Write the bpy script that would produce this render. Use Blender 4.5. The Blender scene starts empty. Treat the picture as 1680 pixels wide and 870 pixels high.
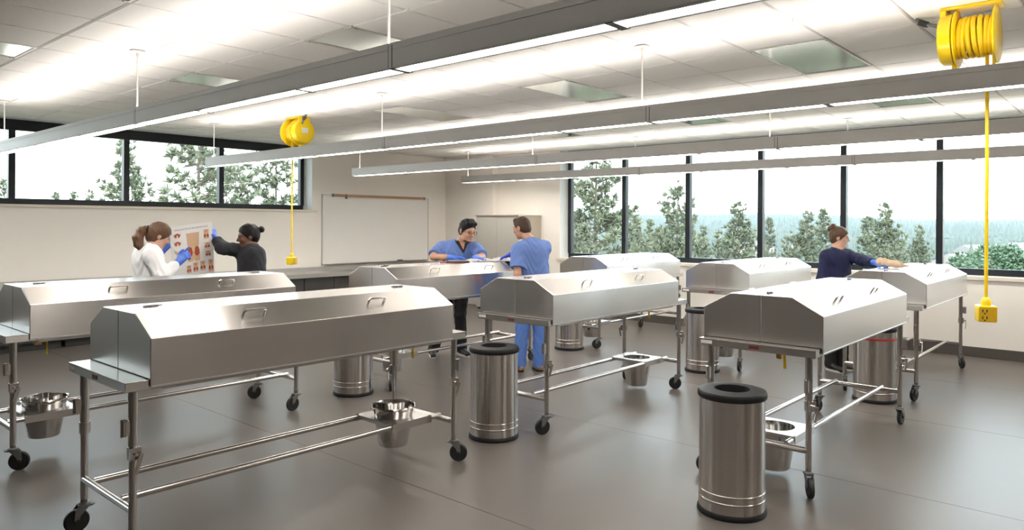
import bpy, math, random
import numpy as np
from mathutils import Vector, Matrix

random.seed(7)
rng = np.random.default_rng(7)
scene = bpy.context.scene
COL = scene.collection

# ------------------------------------------------------------------ camera
H = 1.68
YAW = math.radians(41.42)
FPX, HORIZON = 1191.5, 366.35
cam_d = bpy.data.cameras.new('camera')
cam_d.sensor_width = 36.0
cam_d.lens = FPX / 1680 * 36.0
cam_d.shift_y = -(435 - HORIZON) / 1680
cam_d.clip_start, cam_d.clip_end = 0.05, 6000
cam = bpy.data.objects.new('camera', cam_d)
COL.objects.link(cam)
cam.location = (0, 0, H)
cam.rotation_euler = (Matrix.Rotation(YAW - math.pi / 2, 3, 'Z') @ Matrix.Rotation(math.pi / 2, 3, 'X') @ Matrix.Rotation(0.0052, 3, 'Z')).to_euler()
scene.camera = cam
FWD = Vector((math.cos(YAW), math.sin(YAW), 0))
RGT = Vector((math.sin(YAW), -math.cos(YAW), 0))

# ------------------------------------------------------------------ world
world = bpy.data.worlds.new('world')
scene.world = world
world.use_nodes = True
wn = world.node_tree
bg = wn.nodes['Background']
tc = wn.nodes.new('ShaderNodeTexCoord')
sep = wn.nodes.new('ShaderNodeSeparateXYZ')
ramp = wn.nodes.new('ShaderNodeValToRGB')
ramp.color_ramp.elements[0].position = 0.0
ramp.color_ramp.elements[0].color = (0.92, 0.97, 1.0, 1)
ramp.color_ramp.elements[1].position = 0.8
ramp.color_ramp.elements[1].color = (0.62, 0.80, 1.0, 1)
wn.links.new(tc.outputs['Generated'], sep.inputs[0])
wn.links.new(sep.outputs['Z'], ramp.inputs['Fac'])
wn.links.new(ramp.outputs['Color'], bg.inputs['Color'])
SKY_STRENGTH = 3.4
bg.inputs['Strength'].default_value = SKY_STRENGTH

# ------------------------------------------------------------------ sun (behind the building, lights the trees only)
sun_d = bpy.data.lights.new('sun', 'SUN')
sun_d.energy = 3.2
sun_d.angle = math.radians(1.5)
sun_d.color = (1.0, 0.95, 0.86)
sun = bpy.data.objects.new('sun', sun_d)
COL.objects.link(sun)
sun.rotation_euler = (math.radians(42), 0, math.radians(-60))
LENS_EMIT = 21.0
UP_EMIT = 10.0
LAMP_COL = (1.0, 0.935, 0.86)

# ------------------------------------------------------------------ colour management
vs = scene.view_settings
vs.view_transform = 'Standard'
vs.look = 'None'
vs.gamma = 1.0
vs.use_curve_mapping = False
vs.exposure = 1.05
try:
    scene.cycles.max_bounces = 8
    scene.cycles.diffuse_bounces = 4
    scene.cycles.glossy_bounces = 4
    scene.cycles.transparent_max_bounces = 16
    scene.cycles.sample_clamp_indirect = 6.0
    scene.cycles.volume_bounces = 0
except Exception:
    pass

# ================================================================== helpers
def tag(o, label=None, cat=None, group=None, kind=None):
    if label: o['label'] = label
    if cat: o['category'] = cat
    if group: o['group'] = group
    if kind: o['kind'] = kind
    return o

def empty(name, loc=(0, 0, 0), rz=0.0, parent=None):
    o = bpy.data.objects.new(name, None)
    COL.objects.link(o)
    o.location = loc
    o.rotation_euler = (0, 0, rz)
    o.empty_display_size = 0.1
    if parent: o.parent = parent
    return o

def thing(name, label, cat, loc=(0, 0, 0), rz=0.0, group=None):
    return tag(empty(name, loc, rz), label, cat, group)

def put(name, me, parent=None, loc=(0, 0, 0), rz=0.0, rot=None, mat=None):
    """link an object that shares the mesh `me`"""
    o = bpy.data.objects.new(name, me)
    COL.objects.link(o)
    o.location = loc
    o.rotation_euler = rot if rot else (0, 0, rz)
    if parent: o.parent = parent
    return o

class MB:
    def __init__(s): s.v = []; s.f = []; s.m = []; s.sm = []
    def add(s, vs_, fs, smooth=False, mi=0):
        b = len(s.v)
        s.v += [tuple(p) for p in vs_]
        s.f += [tuple(i + b for i in f) for f in fs]
        s.m += [mi] * len(fs); s.sm += [smooth] * len(fs)
        return s
    def box(s, x0, x1, y0, y1, z0, z1, mi=0):
        v = [(x0,y0,z0),(x1,y0,z0),(x1,y1,z0),(x0,y1,z0),(x0,y0,z1),(x1,y0,z1),(x1,y1,z1),(x0,y1,z1)]
        return s.add(v, [(0,3,2,1),(4,5,6,7),(0,1,5,4),(1,2,6,5),(2,3,7,6),(3,0,4,7)], mi=mi)
    def obox(s, c, sx, sy, sz, M=None, mi=0):
        """oriented box, centred at c"""
        M = M or Matrix.Identity(3)
        hv = []
        for z in (-.5, .5):
            for x, y in ((-.5,-.5),(.5,-.5),(.5,.5),(-.5,.5)):
                hv.append(Vector(c) + M @ Vector((x*sx, y*sy, z*sz)))
        return s.add(hv, [(0,3,2,1),(4,5,6,7),(0,1,5,4),(1,2,6,5),(2,3,7,6),(3,0,4,7)], mi=mi)
    def tube(s, pts, r, n=10, caps=True, mi=0):
        pts = [Vector(p) for p in pts]
        rr = r if isinstance(r, (list, tuple)) else [r] * len(pts)
        t0 = (pts[1] - pts[0]).normalized()
        a = Vector((0, 0, 1)) if abs(t0.z) < .9 else Vector((1, 0, 0))
        u = t0.cross(a).normalized()
        V = []
        for i, p in enumerate(pts):
            if i == 0: t = t0
            elif i == len(pts) - 1: t = (pts[i] - pts[i-1]).normalized()
            else: t = ((pts[i] - pts[i-1]).normalized() + (pts[i+1] - pts[i]).normalized()).normalized()
            u = (u - t * u.dot(t)).normalized()
            w = t.cross(u)
            for k in range(n):
                an = 2 * math.pi * k / n
                V.append(p + (u * math.cos(an) + w * math.sin(an)) * rr[i])
        Fc = []
        for i in range(len(pts) - 1):
            for k in range(n):
                k2 = (k + 1) % n
                Fc.append((i*n+k, i*n+k2, (i+1)*n+k2, (i+1)*n+k))
        s.add(V, Fc, True, mi)
        if caps:
            b = len(s.v) - len(V)
            s.f.append(tuple(b + k for k in reversed(range(n)))); s.m.append(mi); s.sm.append(False)
            s.f.append(tuple(b + (len(pts)-1)*n + k for k in range(n))); s.m.append(mi); s.sm.append(False)
        return s
    def lathe(s, prof, n=32, c=(0, 0, 0), axis='z', mi=0, smooth=True, closed=False):
        V = []
        for r, z in prof:
            for k in range(n):
                an = 2 * math.pi * k / n
                x, y = r * math.cos(an), r * math.sin(an)
                if axis == 'z': V.append((c[0]+x, c[1]+y, c[2]+z))
                elif axis == 'x': V.append((c[0]+z, c[1]+x, c[2]+y))
                else: V.append((c[0]+y, c[1]+z, c[2]+x))
        Fc = []
        m = len(prof)
        for i in range(m if closed else m - 1):
            j = (i + 1) % m
            for k in range(n):
                k2 = (k + 1) % n
                Fc.append((i*n+k, i*n+k2, j*n+k2, j*n+k))
        return s.add(V, Fc, smooth, mi)
    def prism(s, poly, a0, a1, axis='x', mi=0):
        """poly = list of 2D points extruded along axis from a0 to a1"""
        def P(p, a):
            if axis == 'x': return (a, p[0], p[1])
            if axis == 'y': return (p[0], a, p[1])
            return (p[0], p[1], a)
        n = len(poly)
        V = [P(p, a0) for p in poly] + [P(p, a1) for p in poly]
        Fc = [(i, (i+1) % n, n + (i+1) % n, n + i) for i in range(n)]
        Fc += [tuple(reversed(range(n))), tuple(range(n, 2*n))]
        return s.add(V, Fc, mi=mi)
    def ell(s, c, rx, ry, rz, n=12, m=8, M=None, mi=0):
        V = [(0, 0, 1)]
        for i in range(1, m):
            th = math.pi * i / m
            for k in range(n):
                an = 2 * math.pi * k / n
                V.append((math.sin(th)*math.cos(an), math.sin(th)*math.sin(an), math.cos(th)))
        V.append((0, 0, -1))
        M = M or Matrix.Identity(3)
        V = [Vector(c) + M @ Vector((x*rx, y*ry, z*rz)) for x, y, z in V]
        Fc = [(0, 1+k, 1+(k+1) % n) for k in range(n)]
        for i in range(m - 2):
            for k in range(n):
                k2 = (k+1) % n
                Fc.append((1+i*n+k, 1+(i+1)*n+k, 1+(i+1)*n+k2, 1+i*n+k2))
        e = 1 + (m-1)*n; b = 1 + (m-2)*n
        Fc += [(e, b+(k+1) % n, b+k) for k in range(n)]
        return s.add(V, Fc, True, mi)
    def mesh(s, name, *mats):
        me = bpy.data.meshes.new(name)
        me.from_pydata(s.v, [], s.f)
        for m in mats: me.materials.append(m)
        me.polygons.foreach_set('use_smooth', s.sm)
        if len(mats) > 1: me.polygons.foreach_set('material_index', s.m)
        # consistent outward normals
        import bmesh
        bm = bmesh.new(); bm.from_mesh(me)
        bmesh.ops.recalc_face_normals(bm, faces=bm.faces[:])
        bm.to_mesh(me); bm.free()
        if any(s.sm): me.set_sharp_from_angle(angle=math.radians(34))
        return me
    def build(s, name, mat, parent=None, loc=(0, 0, 0), rz=0.0):
        mats = mat if isinstance(mat, (list, tuple)) else [mat]
        return put(name, s.mesh(name, *mats), parent, loc, rz)

def bevel(o, w=0.003, seg=2):
    m = o.modifiers.new('bevel', 'BEVEL'); m.width = w; m.segments = seg
    m.limit_method = 'ANGLE'; m.angle_limit = math.radians(40)
    return o

# ------------------------------------------------------------------ materials
def mat(name, col, rough=0.5, metal=0.0, col2=None, scale=8.0, stretch=(1, 1, 1), bump=0.0, bscale=None,
        rvar=0.0, detail=3.0, aniso=0.0, spec=None, sheen=0.0, sub=0.0, coords='Object'):
    m = bpy.data.materials.new(name)
    m.use_nodes = True
    nt = m.node_tree; N = nt.nodes; L = nt.links
    b = N['Principled BSDF']
    b.inputs['Base Color'].default_value = (*col, 1)
    b.inputs['Roughness'].default_value = rough
    b.inputs['Metallic'].default_value = metal
    if spec is not None: b.inputs['Specular IOR Level'].default_value = spec
    if sheen: b.inputs['Sheen Weight'].default_value = sheen
    if sub:
        b.inputs['Subsurface Weight'].default_value = sub
        b.inputs['Subsurface Radius'].default_value = (0.012, 0.004, 0.002)
    if aniso:
        b.inputs['Anisotropic'].default_value = aniso
        cx = N.new('ShaderNodeCombineXYZ')            # brushed along the sheet: highlights stretch across the grain
        cx.inputs[1].default_value = .02; cx.inputs[2].default_value = 1.0
        L.new(cx.outputs[0], b.inputs['Tangent'])
    t = N.new('ShaderNodeTexCoord'); mp = N.new('ShaderNodeMapping')
    mp.inputs['Scale'].default_value = stretch
    L.new(t.outputs[coords], mp.inputs['Vector'])
    nz = N.new('ShaderNodeTexNoise')
    nz.inputs['Scale'].default_value = scale; nz.inputs['Detail'].default_value = detail
    L.new(mp.outputs['Vector'], nz.inputs['Vector'])
    c2 = col2 if col2 else tuple(min(1, c * 1.06) for c in col)
    mx = N.new('ShaderNodeMix'); mx.data_type = 'RGBA'
    mx.inputs['A'].default_value = (*col, 1); mx.inputs['B'].default_value = (*c2, 1)
    L.new(nz.outputs['Fac'], mx.inputs['Factor'])
    L.new(mx.outputs['Result'], b.inputs['Base Color'])
    if rvar:
        mr = N.new('ShaderNodeMapRange')
        mr.inputs['To Min'].default_value = max(0, rough - rvar); mr.inputs['To Max'].default_value = rough + rvar
        L.new(nz.outputs['Fac'], mr.inputs['Value']); L.new(mr.outputs['Result'], b.inputs['Roughness'])
    if bump:
        nb = N.new('ShaderNodeTexNoise'); nb.inputs['Scale'].default_value = bscale or scale
        nb.inputs['Detail'].default_value = 2.0
        L.new(mp.outputs['Vector'], nb.inputs['Vector'])
        bp = N.new('ShaderNodeBump'); bp.inputs['Strength'].default_value = bump; bp.inputs['Distance'].default_value = 0.01
        L.new(nb.outputs['Fac'], bp.inputs['Height']); L.new(bp.outputs['Normal'], b.inputs['Normal'])
    return m

def emit(name, col, strength):
    m = bpy.data.materials.new(name); m.use_nodes = True
    nt = m.node_tree; nt.nodes.remove(nt.nodes['Principled BSDF'])
    e = nt.nodes.new('ShaderNodeEmission')
    e.inputs['Color'].default_value = (*col, 1); e.inputs['Strength'].default_value = strength
    nt.links.new(e.outputs[0], nt.nodes['Material Output'].inputs['Surface'])
    return m

def glass_mat():
    m = bpy.data.materials.new('window_glass'); m.use_nodes = True
    nt = m.node_tree; nt.nodes.remove(nt.nodes['Principled BSDF'])
    tr = nt.nodes.new('ShaderNodeBsdfTransparent'); tr.inputs['Color'].default_value = (0.95, 0.985, 0.975, 1)
    gl = nt.nodes.new('ShaderNodeBsdfGlossy'); gl.inputs['Roughness'].default_value = 0.0
    fr = nt.nodes.new('ShaderNodeFresnel'); fr.inputs['IOR'].default_value = 1.45
    mx = nt.nodes.new('ShaderNodeMixShader')
    nt.links.new(fr.outputs[0], mx.inputs[0]); nt.links.new(tr.outputs[0], mx.inputs[1]); nt.links.new(gl.outputs[0], mx.inputs[2])
    nt.links.new(mx.outputs[0], nt.nodes['Material Output'].inputs['Surface'])
    return m

M = {}
M['steel'] = mat('brushed_steel_sheet', (0.60, 0.575, 0.55), 0.25, 1.0, (0.615, 0.59, 0.565), 3, (1, 12, 12), rvar=0.01, aniso=.8)
M['steel_tube'] = mat('polished_steel_tube', (0.60, 0.57, 0.54), 0.2, 1.0, (0.64, 0.61, 0.58), 6, rvar=0.02)
M['steel_can'] = mat('satin_steel_bin', (0.50, 0.47, 0.44), 0.23, 1.0, (0.60, 0.565, 0.535), 40, (1, 1, .01), rvar=0.03, aniso=1.0)
M['steel_mirror'] = mat('mirror_steel_bucket', (0.70, 0.68, 0.66), 0.1, 1.0, (0.75, 0.73, 0.71), 8)
M['steel_dark'] = mat('dark_steel_clip', (0.16, 0.16, 0.17), 0.35, 0.9, (0.24, 0.24, 0.25), 30)
M['counter'] = mat('counter_steel', (0.58, 0.57, 0.55), 0.3, 1.0, (0.61, 0.60, 0.58), 3, (1, 12, 12), rvar=0.02)
M['black_rubber'] = mat('black_rubber', (0.012, 0.012, 0.013), 0.5, 0, (0.022, 0.022, 0.022), 40)
M['caster_grey'] = mat('grey_caster_plastic', (0.13, 0.13, 0.13), 0.5, 0, (0.17, 0.17, 0.165), 30)
M['black_lid'] = mat('black_bin_lid', (0.008, 0.009, 0.010), 0.5, 0, (0.014, 0.014, 0.016), 20, spec=.3)
M['wall'] = mat('cream_wall_paint', (0.87, 0.835, 0.775), 0.62, 0, (0.885, 0.85, 0.79), 2, bump=0.02, bscale=220)
M['wall_taupe'] = mat('taupe_wall_paint', (0.34, 0.29, 0.24), 0.6, 0, (0.36, 0.31, 0.26), 2, bump=0.02, bscale=220)
M['reveal'] = mat('white_reveal_paint', (0.86, 0.87, 0.85), 0.6, 0, (0.88, 0.89, 0.87), 3)
M['sill'] = mat('cream_sill', (0.72, 0.66, 0.56), 0.4, 0, (0.75, 0.69, 0.59), 6)
M['tile'] = mat('ceiling_tile_mineral', (0.87, 0.855, 0.835), 0.9, 0, (0.90, 0.885, 0.865), 60, bump=0.25, bscale=140)
M['tbar'] = mat('ceiling_grid_metal', (0.34, 0.33, 0.32), 0.5, 0, (0.38, 0.37, 0.36), 10)
M['panel'] = mat('ceiling_metal_panel', (0.62, 0.66, 0.62), 0.16, 0.9, (0.70, 0.73, 0.70), 5)
M['floor'] = mat('speckled_vinyl_floor', (0.106, 0.094, 0.085), 0.34, 0, (0.155, 0.139, 0.126), 130, detail=5, rvar=0.05, spec=.30, bump=0.03, bscale=90)
M['floor_joint'] = mat('vinyl_weld', (0.10, 0.09, 0.08), 0.5, 0, (0.12, 0.11, 0.10), 20)
M['base'] = mat('grey_cove_base', (0.075, 0.066, 0.06), 0.4, 0, (0.10, 0.09, 0.08), 60)
M['frame'] = mat('black_window_aluminium', (0.012, 0.015, 0.019), 0.35, 0.3, (0.02, 0.024, 0.03), 8)
M['glass'] = glass_mat()
M['fixture'] = mat('silver_grey_housing', (0.58, 0.57, 0.555), 0.45, 0.1, (0.61, 0.60, 0.585), 12)
M['fixture_dark'] = mat('fixture_joint_grey', (0.10, 0.10, 0.10), 0.5, 0.2, (0.14, 0.14, 0.14), 12)
M['rod'] = mat('white_rod', (0.72, 0.70, 0.67), 0.4, 0.2, (0.76, 0.74, 0.71), 20)
M['lens'] = emit('fixture_lens_glow', LAMP_COL, LENS_EMIT)
M['uplight'] = emit('fixture_uplight_glow', LAMP_COL, UP_EMIT)
M['yellow'] = mat('yellow_enamel', (0.90, 0.62, 0.004), 0.3, 0, (0.93, 0.66, 0.006), 10)
M['yellow_cord'] = mat('yellow_cord_rubber', (0.88, 0.60, 0.006), 0.42, 0, (0.91, 0.64, 0.01), 40)
M['yellow_dark'] = mat('amber_socket_face', (0.62, 0.36, 0.01), 0.4, 0, (0.68, 0.42, 0.02), 30)
M['sticker'] = mat('white_sticker', (0.78, 0.75, 0.72), 0.5, 0, (0.82, 0.79, 0.76), 30)
M['ink'] = mat('dark_ink', (0.06, 0.05, 0.06), 0.6, 0, (0.09, 0.08, 0.09), 30)
M['red_plate'] = mat('red_maker_plate', (0.12, 0.02, 0.02), 0.4, 0, (0.16, 0.03, 0.03), 30)
M['brass'] = mat('brass_valve', (0.55, 0.33, 0.10), 0.3, 1.0, (0.62, 0.40, 0.15), 20)
M['dark_panel'] = mat('dark_base_panel', (0.035, 0.033, 0.031), 0.5, 0, (0.05, 0.047, 0.044), 12)
M['board'] = mat('whiteboard_surface', (0.80, 0.79, 0.76), 0.22, 0, (0.82, 0.81, 0.78), 3)
M['alu'] = mat('aluminium_trim', (0.62, 0.62, 0.62), 0.3, 0.9, (0.68, 0.68, 0.68), 20)
M['cork'] = mat('brown_cork_strip', (0.36, 0.22, 0.12), 0.7, 0, (0.46, 0.29, 0.17), 120)
M['cabinet'] = mat('grey_cabinet_steel', (0.56, 0.545, 0.50), 0.4, 0.25, (0.59, 0.575, 0.53), 6)
M['cab_side'] = mat('brushed_cabinet_side', (0.50, 0.45, 0.38), 0.33, 0.8, (0.58, 0.53, 0.46), 40, (1, 1, .1))
M['red'] = mat('red_band', (0.45, 0.015, 0.012), 0.4, 0, (0.5, 0.02, 0.02), 20)

# ================================================================== the room
XW, YW, ZC = 10.87, 11.35, 3.06
XB, YB = -6.0, -5.4
REC = 0.32                         # depth of the window recesses

def struct(o): return tag(o, kind='structure')

# floor: welded vinyl sheets
fl = struct(MB().box(XB - .3, XW + .4, YB - .3, YW + .4, -0.15, -0.0025).build('floor', M['floor_joint']))
seams = [XB, -4.77, -2.81, -0.85, 1.11, 3.07, 5.03, 6.99, 8.95, XW]
for a, b in zip(seams[:-1], seams[1:]):
    for y0, y1 in ((YB, 3.2), (3.2, YW)) if a < 0 else ((YB, YW),):
        MB().box(a + .0022, b - .0022, y0 + .0015, y1 - .0015, -0.006, 0.0).build('floor_sheet', M['floor'], fl)

# walls
struct(MB().box(XB, 7.43, YW, YW + .4, 0, 1.885).box(7.43, 11.27, YW, YW + .4, 0, ZC + .02)
       .box(XB, -5.9, YW, YW + .4, 1.885, ZC + .02).build('wall_left', M['wall']))
struct(MB().box(XW, XW + .4, YB, 8.39, 0, 1.005).box(XW, XW + .4, 8.39, YW, 0, ZC + .02)
       .box(XW, XW + .4, YB, -2.75, 1.005, ZC + .02).build('wall_right', M['wall']))
struct(MB().box(10.715, XW, 9.97, YW, 0, ZC + .02).build('wall_corner', M['wall']))
struct(MB().box(XB - .2, XB, YB, YW + .4, 0, ZC + .02).build('wall_back', M['wall_taupe']))
struct(MB().box(XB - .2, XW + .4, YB - .2, YB, 0, ZC + .02).build('wall_near', M['wall_taupe']))
struct(MB().box(XW - .008, XW - .0005, YB, 9.97, 0, 0.13).build('baseboard_right', M['base']))
struct(MB().box(XB, 10.715, YW - .008, YW - .0005, 0, 0.13).build('baseboard_left', M['base']))

# ceiling: slab, runners, tiles
ceil = struct(MB().box(XB - .2, XW + .4, YB - .2, YW + .4, ZC + .014, ZC + .35).build('ceiling', M['tbar']))
GX0, GY0, PX, PY = 1.84, 1.82, 0.62, 0.605
def ingrid():
    i0 = math.floor((XB - GX0) / PX); i1 = math.ceil((XW - GX0) / PX)
    j0 = math.floor((YB - GY0) / PY); j1 = math.ceil((YW - GY0) / PY)
    for i in range(i0, i1):
        for j in range(j0, j1):
            yield i, j
def inview(x, y, z, m=120):
    d = Vector((x, y, z - H)); w = d.dot(FWD)
    if w < .3: return False
    px = 840 + FPX * d.dot(RGT) / w; py = HORIZON - FPX * d.z / w
    return -m < px < 1680 + m and -m < py < 870 + m
PANELS = [(i, j) for i in (-2, 2, 6, 10) for j in (0, 4, 8)]      # 2x4 metal panels
pan_cells = {(i + k, j) for i, j in PANELS for k in (0, 1)}
REELS = [(5.30, 8.28), (5.33, 0.90)]
tile_me = {}
rest = MB()
G = 0.008
for i, j in ingrid():
    if (i, j) in pan_cells: continue
    x0, x1 = max(GX0 + i*PX, XB), min(GX0 + (i+1)*PX, XW)
    y0, y1 = max(GY0 + j*PY, YB), min(GY0 + (j+1)*PY, YW)
    if x1 - x0 < .03 or y1 - y0 < .03: continue
    if any(inview(x, y, ZC) for x in (x0, x1) for y in (y0, y1)):
        key = (round(x1 - x0, 3), round(y1 - y0, 3))
        if key not in tile_me:
            w, d = key
            b = .012
            mb = MB()
            V = [(G,G,.014),(w-G,G,.014),(w-G,d-G,.014),(G,d-G,.014),
                 (G+b*.4,G+b*.4,0),(w-G-b*.4,G+b*.4,0),(w-G-b*.4,d-G-b*.4,0),(G+b*.4,d-G-b*.4,0)]
            mb.add(V, [(0,1,2,3),(7,6,5,4),(0,4,5,1),(1,5,6,2),(2,6,7,3),(3,7,4,0)])
            tile_me[key] = mb.mesh('ceiling_tile', M['tile'])
        put('ceiling_tile', tile_me[key], ceil, (x0, y0, ZC))
    else:
        rest.box(x0 + G, x1 - G, y0 + G, y1 - G, ZC, ZC + .014)
if rest.v:
    tag(rest.build('ceiling_tile_field', M['tile'], ceil), kind='stuff')
# main runners seen as brighter strips
for i in (0,):
    MB().box(GX0 + i*PX - .012, GX0 + i*PX + .012, YB, YW, ZC - .002, ZC + .01).build('ceiling_runner', M['tbar'], ceil)
PLAB = {(2, 4): 'metal ceiling panel above the nearest pendant light, darkly reflecting',
        (2, 8): 'metal ceiling panel between the nearest pendant light and the left windows',
        (6, 0): 'large pale green metal ceiling panel beside the right-hand cord reel',
        (6, 4): 'metal ceiling panel in the bright middle of the ceiling',
        (6, 8): 'faint metal ceiling panel above the left-hand cord reel',
        (10, 0): 'metal ceiling panel seen under the second pendant light, towards the right windows',
        (10, 4): 'small metal ceiling panel near the middle of the right windows',
        (-2, 8): 'metal ceiling panel cut by the left edge of the photo'}
panel_frame = None
for i, j in PANELS:
    x0, y0 = GX0 + i*PX, GY0 + j*PY
    w, d = 2*PX, PY
    if not any(inview(x, y, ZC, 0) for x in (x0, x0 + w) for y in (y0, y0 + d)):
        MB().box(x0 + .006, x0 + w - .006, y0 + .006, y0 + d - .006, ZC + .004, ZC + .013).build('ceiling_blank', M['panel'], ceil)
        continue
    t = thing('ceiling_panel', PLAB.get((i, j), 'metal ceiling panel hidden behind a pendant light'), 'ceiling panel', (x0, y0, ZC), 0, 'metal panels set in the ceiling grid')
    MB().box(.008, w - .008, .008, d - .008, .004, .013).build('panel_face', M['panel'], t)
    fr = MB()
    for a in ((0.004, w-.004, .004, .022), (.004, w-.004, d-.022, d-.004), (.004, .022, .022, d-.022), (w-.022, w-.004, .022, d-.022)):
        fr.box(*a, -.002, .01)
    fr.build('panel_frame', M['rod'], t)
    for sx in (.05, w - .05):
        for sy in (.013, d - .013):
            MB().lathe([(0.0001, -.006), (.006, -.005), (.007, -.002)], 8, (sx, sy, 0)).build('screw', M['steel_dark'], t)

# ------------------------------------------------------------------ windows
def window(name, axis, plane, cuts, zs, zh, zt, sgn=1):
    """band of panes; axis 'x' runs along X at Y=plane, axis 'y' runs along Y at X=plane"""
    root = struct(empty(name))
    d0, d1 = plane - .035, plane + .035
    def B(a0, a1, z0, z1, p0=d0, p1=d1):
        return MB().box(a0, a1, p0, p1, z0, z1) if axis == 'x' else MB().box(p0, p1, a0, a1, z0, z1)
    lo, hi = cuts[0], cuts[-1]
    fw = .08
    B(lo, hi, zs, zs + .085).build('window_frame', M['frame'], root)
    B(lo, hi, zh, zt, d0 - .03, d1).build('head_panel', M['frame'], root)
    for c in cuts:
        a0, a1 = c - fw/2, c + fw/2
        if c == lo: a0, a1 = lo, lo + fw
        if c == hi: a0, a1 = hi - fw, hi
        o = B(a0, a1, zs + .085, zh, d0 - .02, d1).build('mullion', M['frame'], root)
    for a, b in zip(cuts[:-1], cuts[1:]):
        B(a + fw/2, b - fw/2, zs + .085, zh, plane - .004, plane + .004).build('pane', M['glass'], root)
    return root
w1 = window('window_1', 'x', YW + REC, [-5.9, -4.42, -2.96, -1.50, -.02, 1.44, 2.90, 4.37, 5.86, 7.43], 1.90, 2.915, ZC - .002)
w2 = window('window_2', 'y', XW + REC - .02, [-2.75, -1.52, -.31, .90, 2.15, 3.38, 4.62, 5.87, 7.13, 8.39], 1.03, 2.915, ZC - .002)
# reveals and sills
MB().box(-5.9, 7.43, YW - .001, YW + REC - .036, 1.885, 1.9).build('window_sill', M['reveal'], w1)
bevel(MB().box(-5.95, 7.52, YW - .03, YW + .001, 1.862, 1.90).build('sill_nosing', M['sill'], w1), .004)
MB().box(7.421, 7.43, YW, YW + REC - .036, 1.9, ZC - .002).build('reveal_lining', M['reveal'], w1)
MB().box(-5.9, 7.421, YW + .001, YW + REC - .066, ZC - .003, ZC + .013).build('reveal_soffit', M['reveal'], w1)
MB().box(XW - .001, XW + REC - .056, -2.75, 8.39, 1.005, 1.03).build('window_sill', M['reveal'], w2)
bevel(MB().box(XW - .035, XW + .001, -2.8, 8.46, .985, 1.032).build('sill_nosing', M['sill'], w2), .004)
MB().box(XW, XW + REC - .056, 8.381, 8.39, 1.03, ZC - .002).build('reveal_lining', M['reveal'], w2)
MB().box(XW + .001, XW + REC - .086, -2.75, 8.381, ZC - .003, ZC + .013).build('reveal_soffit', M['reveal'], w2)

# ================================================================== pendant light rows
FIX_X = [2.395, 4.88, 7.385, 9.93]
FY0, FY1 = -1.6, 10.02
FZ, FH, FW = 2.455, 0.128, 0.128
hous = MB()
# U-shaped body: side walls with a groove, web, lower lips
for s in (-1, 1):
    xo, xi = s * FW/2, s * (FW/2 - .008)
    a, b = min(xo, xi), max(xo, xi)
    hous.box(a, b, FY0, FY1, 0, .092)
    c0, c1 = min(xo, xi) + (.003 if s < 0 else 0), max(xo, xi) - (.003 if s > 0 else 0)
    hous.box(c0, c1, FY0, FY1, .092, .096)
    hous.box(a, b, FY0, FY1, .096, FH)
    hous.box(min(s*FW/2, s*(FW/2-.02)), max(s*FW/2, s*(FW/2-.02)), FY0, FY1, -.001, .004)
hous.box(-FW/2 + .008, FW/2 - .008, FY0, FY1, .05, .056)
hous_me = hous.mesh('housing', M['fixture'])
LJ = [FY1 - .02, 8.62, 7.34, 6.06, 5.0, 3.74, 2.87, 1.57, .3, -.95, FY1 * 0 + FY0 + .02]
lens_me = [MB().box(-FW/2 + .02, FW/2 - .02, b + .022, a - .022, .004, .010).mesh('lens', M['lens']) for a, b in zip(LJ[:-1], LJ[1:])]
up_me = MB().box(-.044, .044, FY0 + .1, FY1 - .1, .0565, .082).mesh('uplight_strip', M['uplight'])
br_me = MB().box(-FW/2 + .002, FW/2 - .002, -.02, .02, -.005, .009).mesh('lens_bracket', M['caster_grey'])
jt_me = {q: MB().box(min(q*(FW/2 - .001), q*(FW/2 + .0005)), max(q*(FW/2 - .001), q*(FW/2 + .0005)), -.017, .017, .004, .118).mesh('housing_joint', M['fixture_dark']) for q in (-1, 1)}
jp_me = {q: MB().box(min(q*(FW/2 - .001), q*(FW/2 + .0012)), max(q*(FW/2 - .001), q*(FW/2 + .0012)), -.011, .011, .002, .120).mesh('joint_plate', M['fixture']) for q in (-1, 1)}
rod_me = MB().tube([(0, 0, FZ + .056), (0, 0, ZC - .004)], .007, 8).mesh('rod', M['rod'])
can_me = MB().lathe([(.0001, -.002), (.055, -.004), (.062, -.014), (.05, -.018), (.012, -.02), (.011, -.05), (.0001, -.051)], 20).mesh('canopy', M['rod'])
end_me = MB().box(-FW/2 - .001, FW/2 + .001, -.006, .006, -.002, FH + .001).mesh('end_cap', M['fixture'])
FLAB = ['long grey linear pendant light nearest the camera, crossing the whole top of the photo',
        'second linear pendant light, passing in front of the left-hand cord reel',
        'third linear pendant light, ending over the whiteboard',
        'linear pendant light closest to the right windows, lowest of the four in the photo']
for k, x in enumerate(FIX_X):
    t = thing('pendant_light', FLAB[k], 'ceiling light', (x, 0, FZ), 0, 'four parallel linear pendant lights')
    put('housing', hous_me, t)
    for m_ in lens_me: put('lens', m_, t)
    put('uplight_strip', up_me, t)
    for y in LJ[1:-1]: put('lens_bracket', br_me, t, (0, y, 0))
    for y in (6.05, 2.88, -.3):
        for q in (-1, 1):
            jo = put('housing_joint', jt_me[q], t, (0, y, 0)); put('joint_plate', jp_me[q], jo)
    for y in (9.9, 6.16, 2.97, -.15):
        put('rod', rod_me, t, (0, y, -FZ))
        put('canopy', can_me, t, (0, y, ZC - FZ))
    put('end_cap', end_me, t, (0, FY1, 0)); put('end_cap', end_me, t, (0, FY0, 0))

# ================================================================== dissection tables
LEGX, LEGY = 1.075, 0.325
TRX, TRY, TRZ0, TRZ1 = 1.135, 0.385, 0.866, 0.914
CBOT = 0.880
CVX, CVY, CTOP, CMID, CYT = 1.01, 0.398, 1.22, 1.115, 0.205
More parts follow.
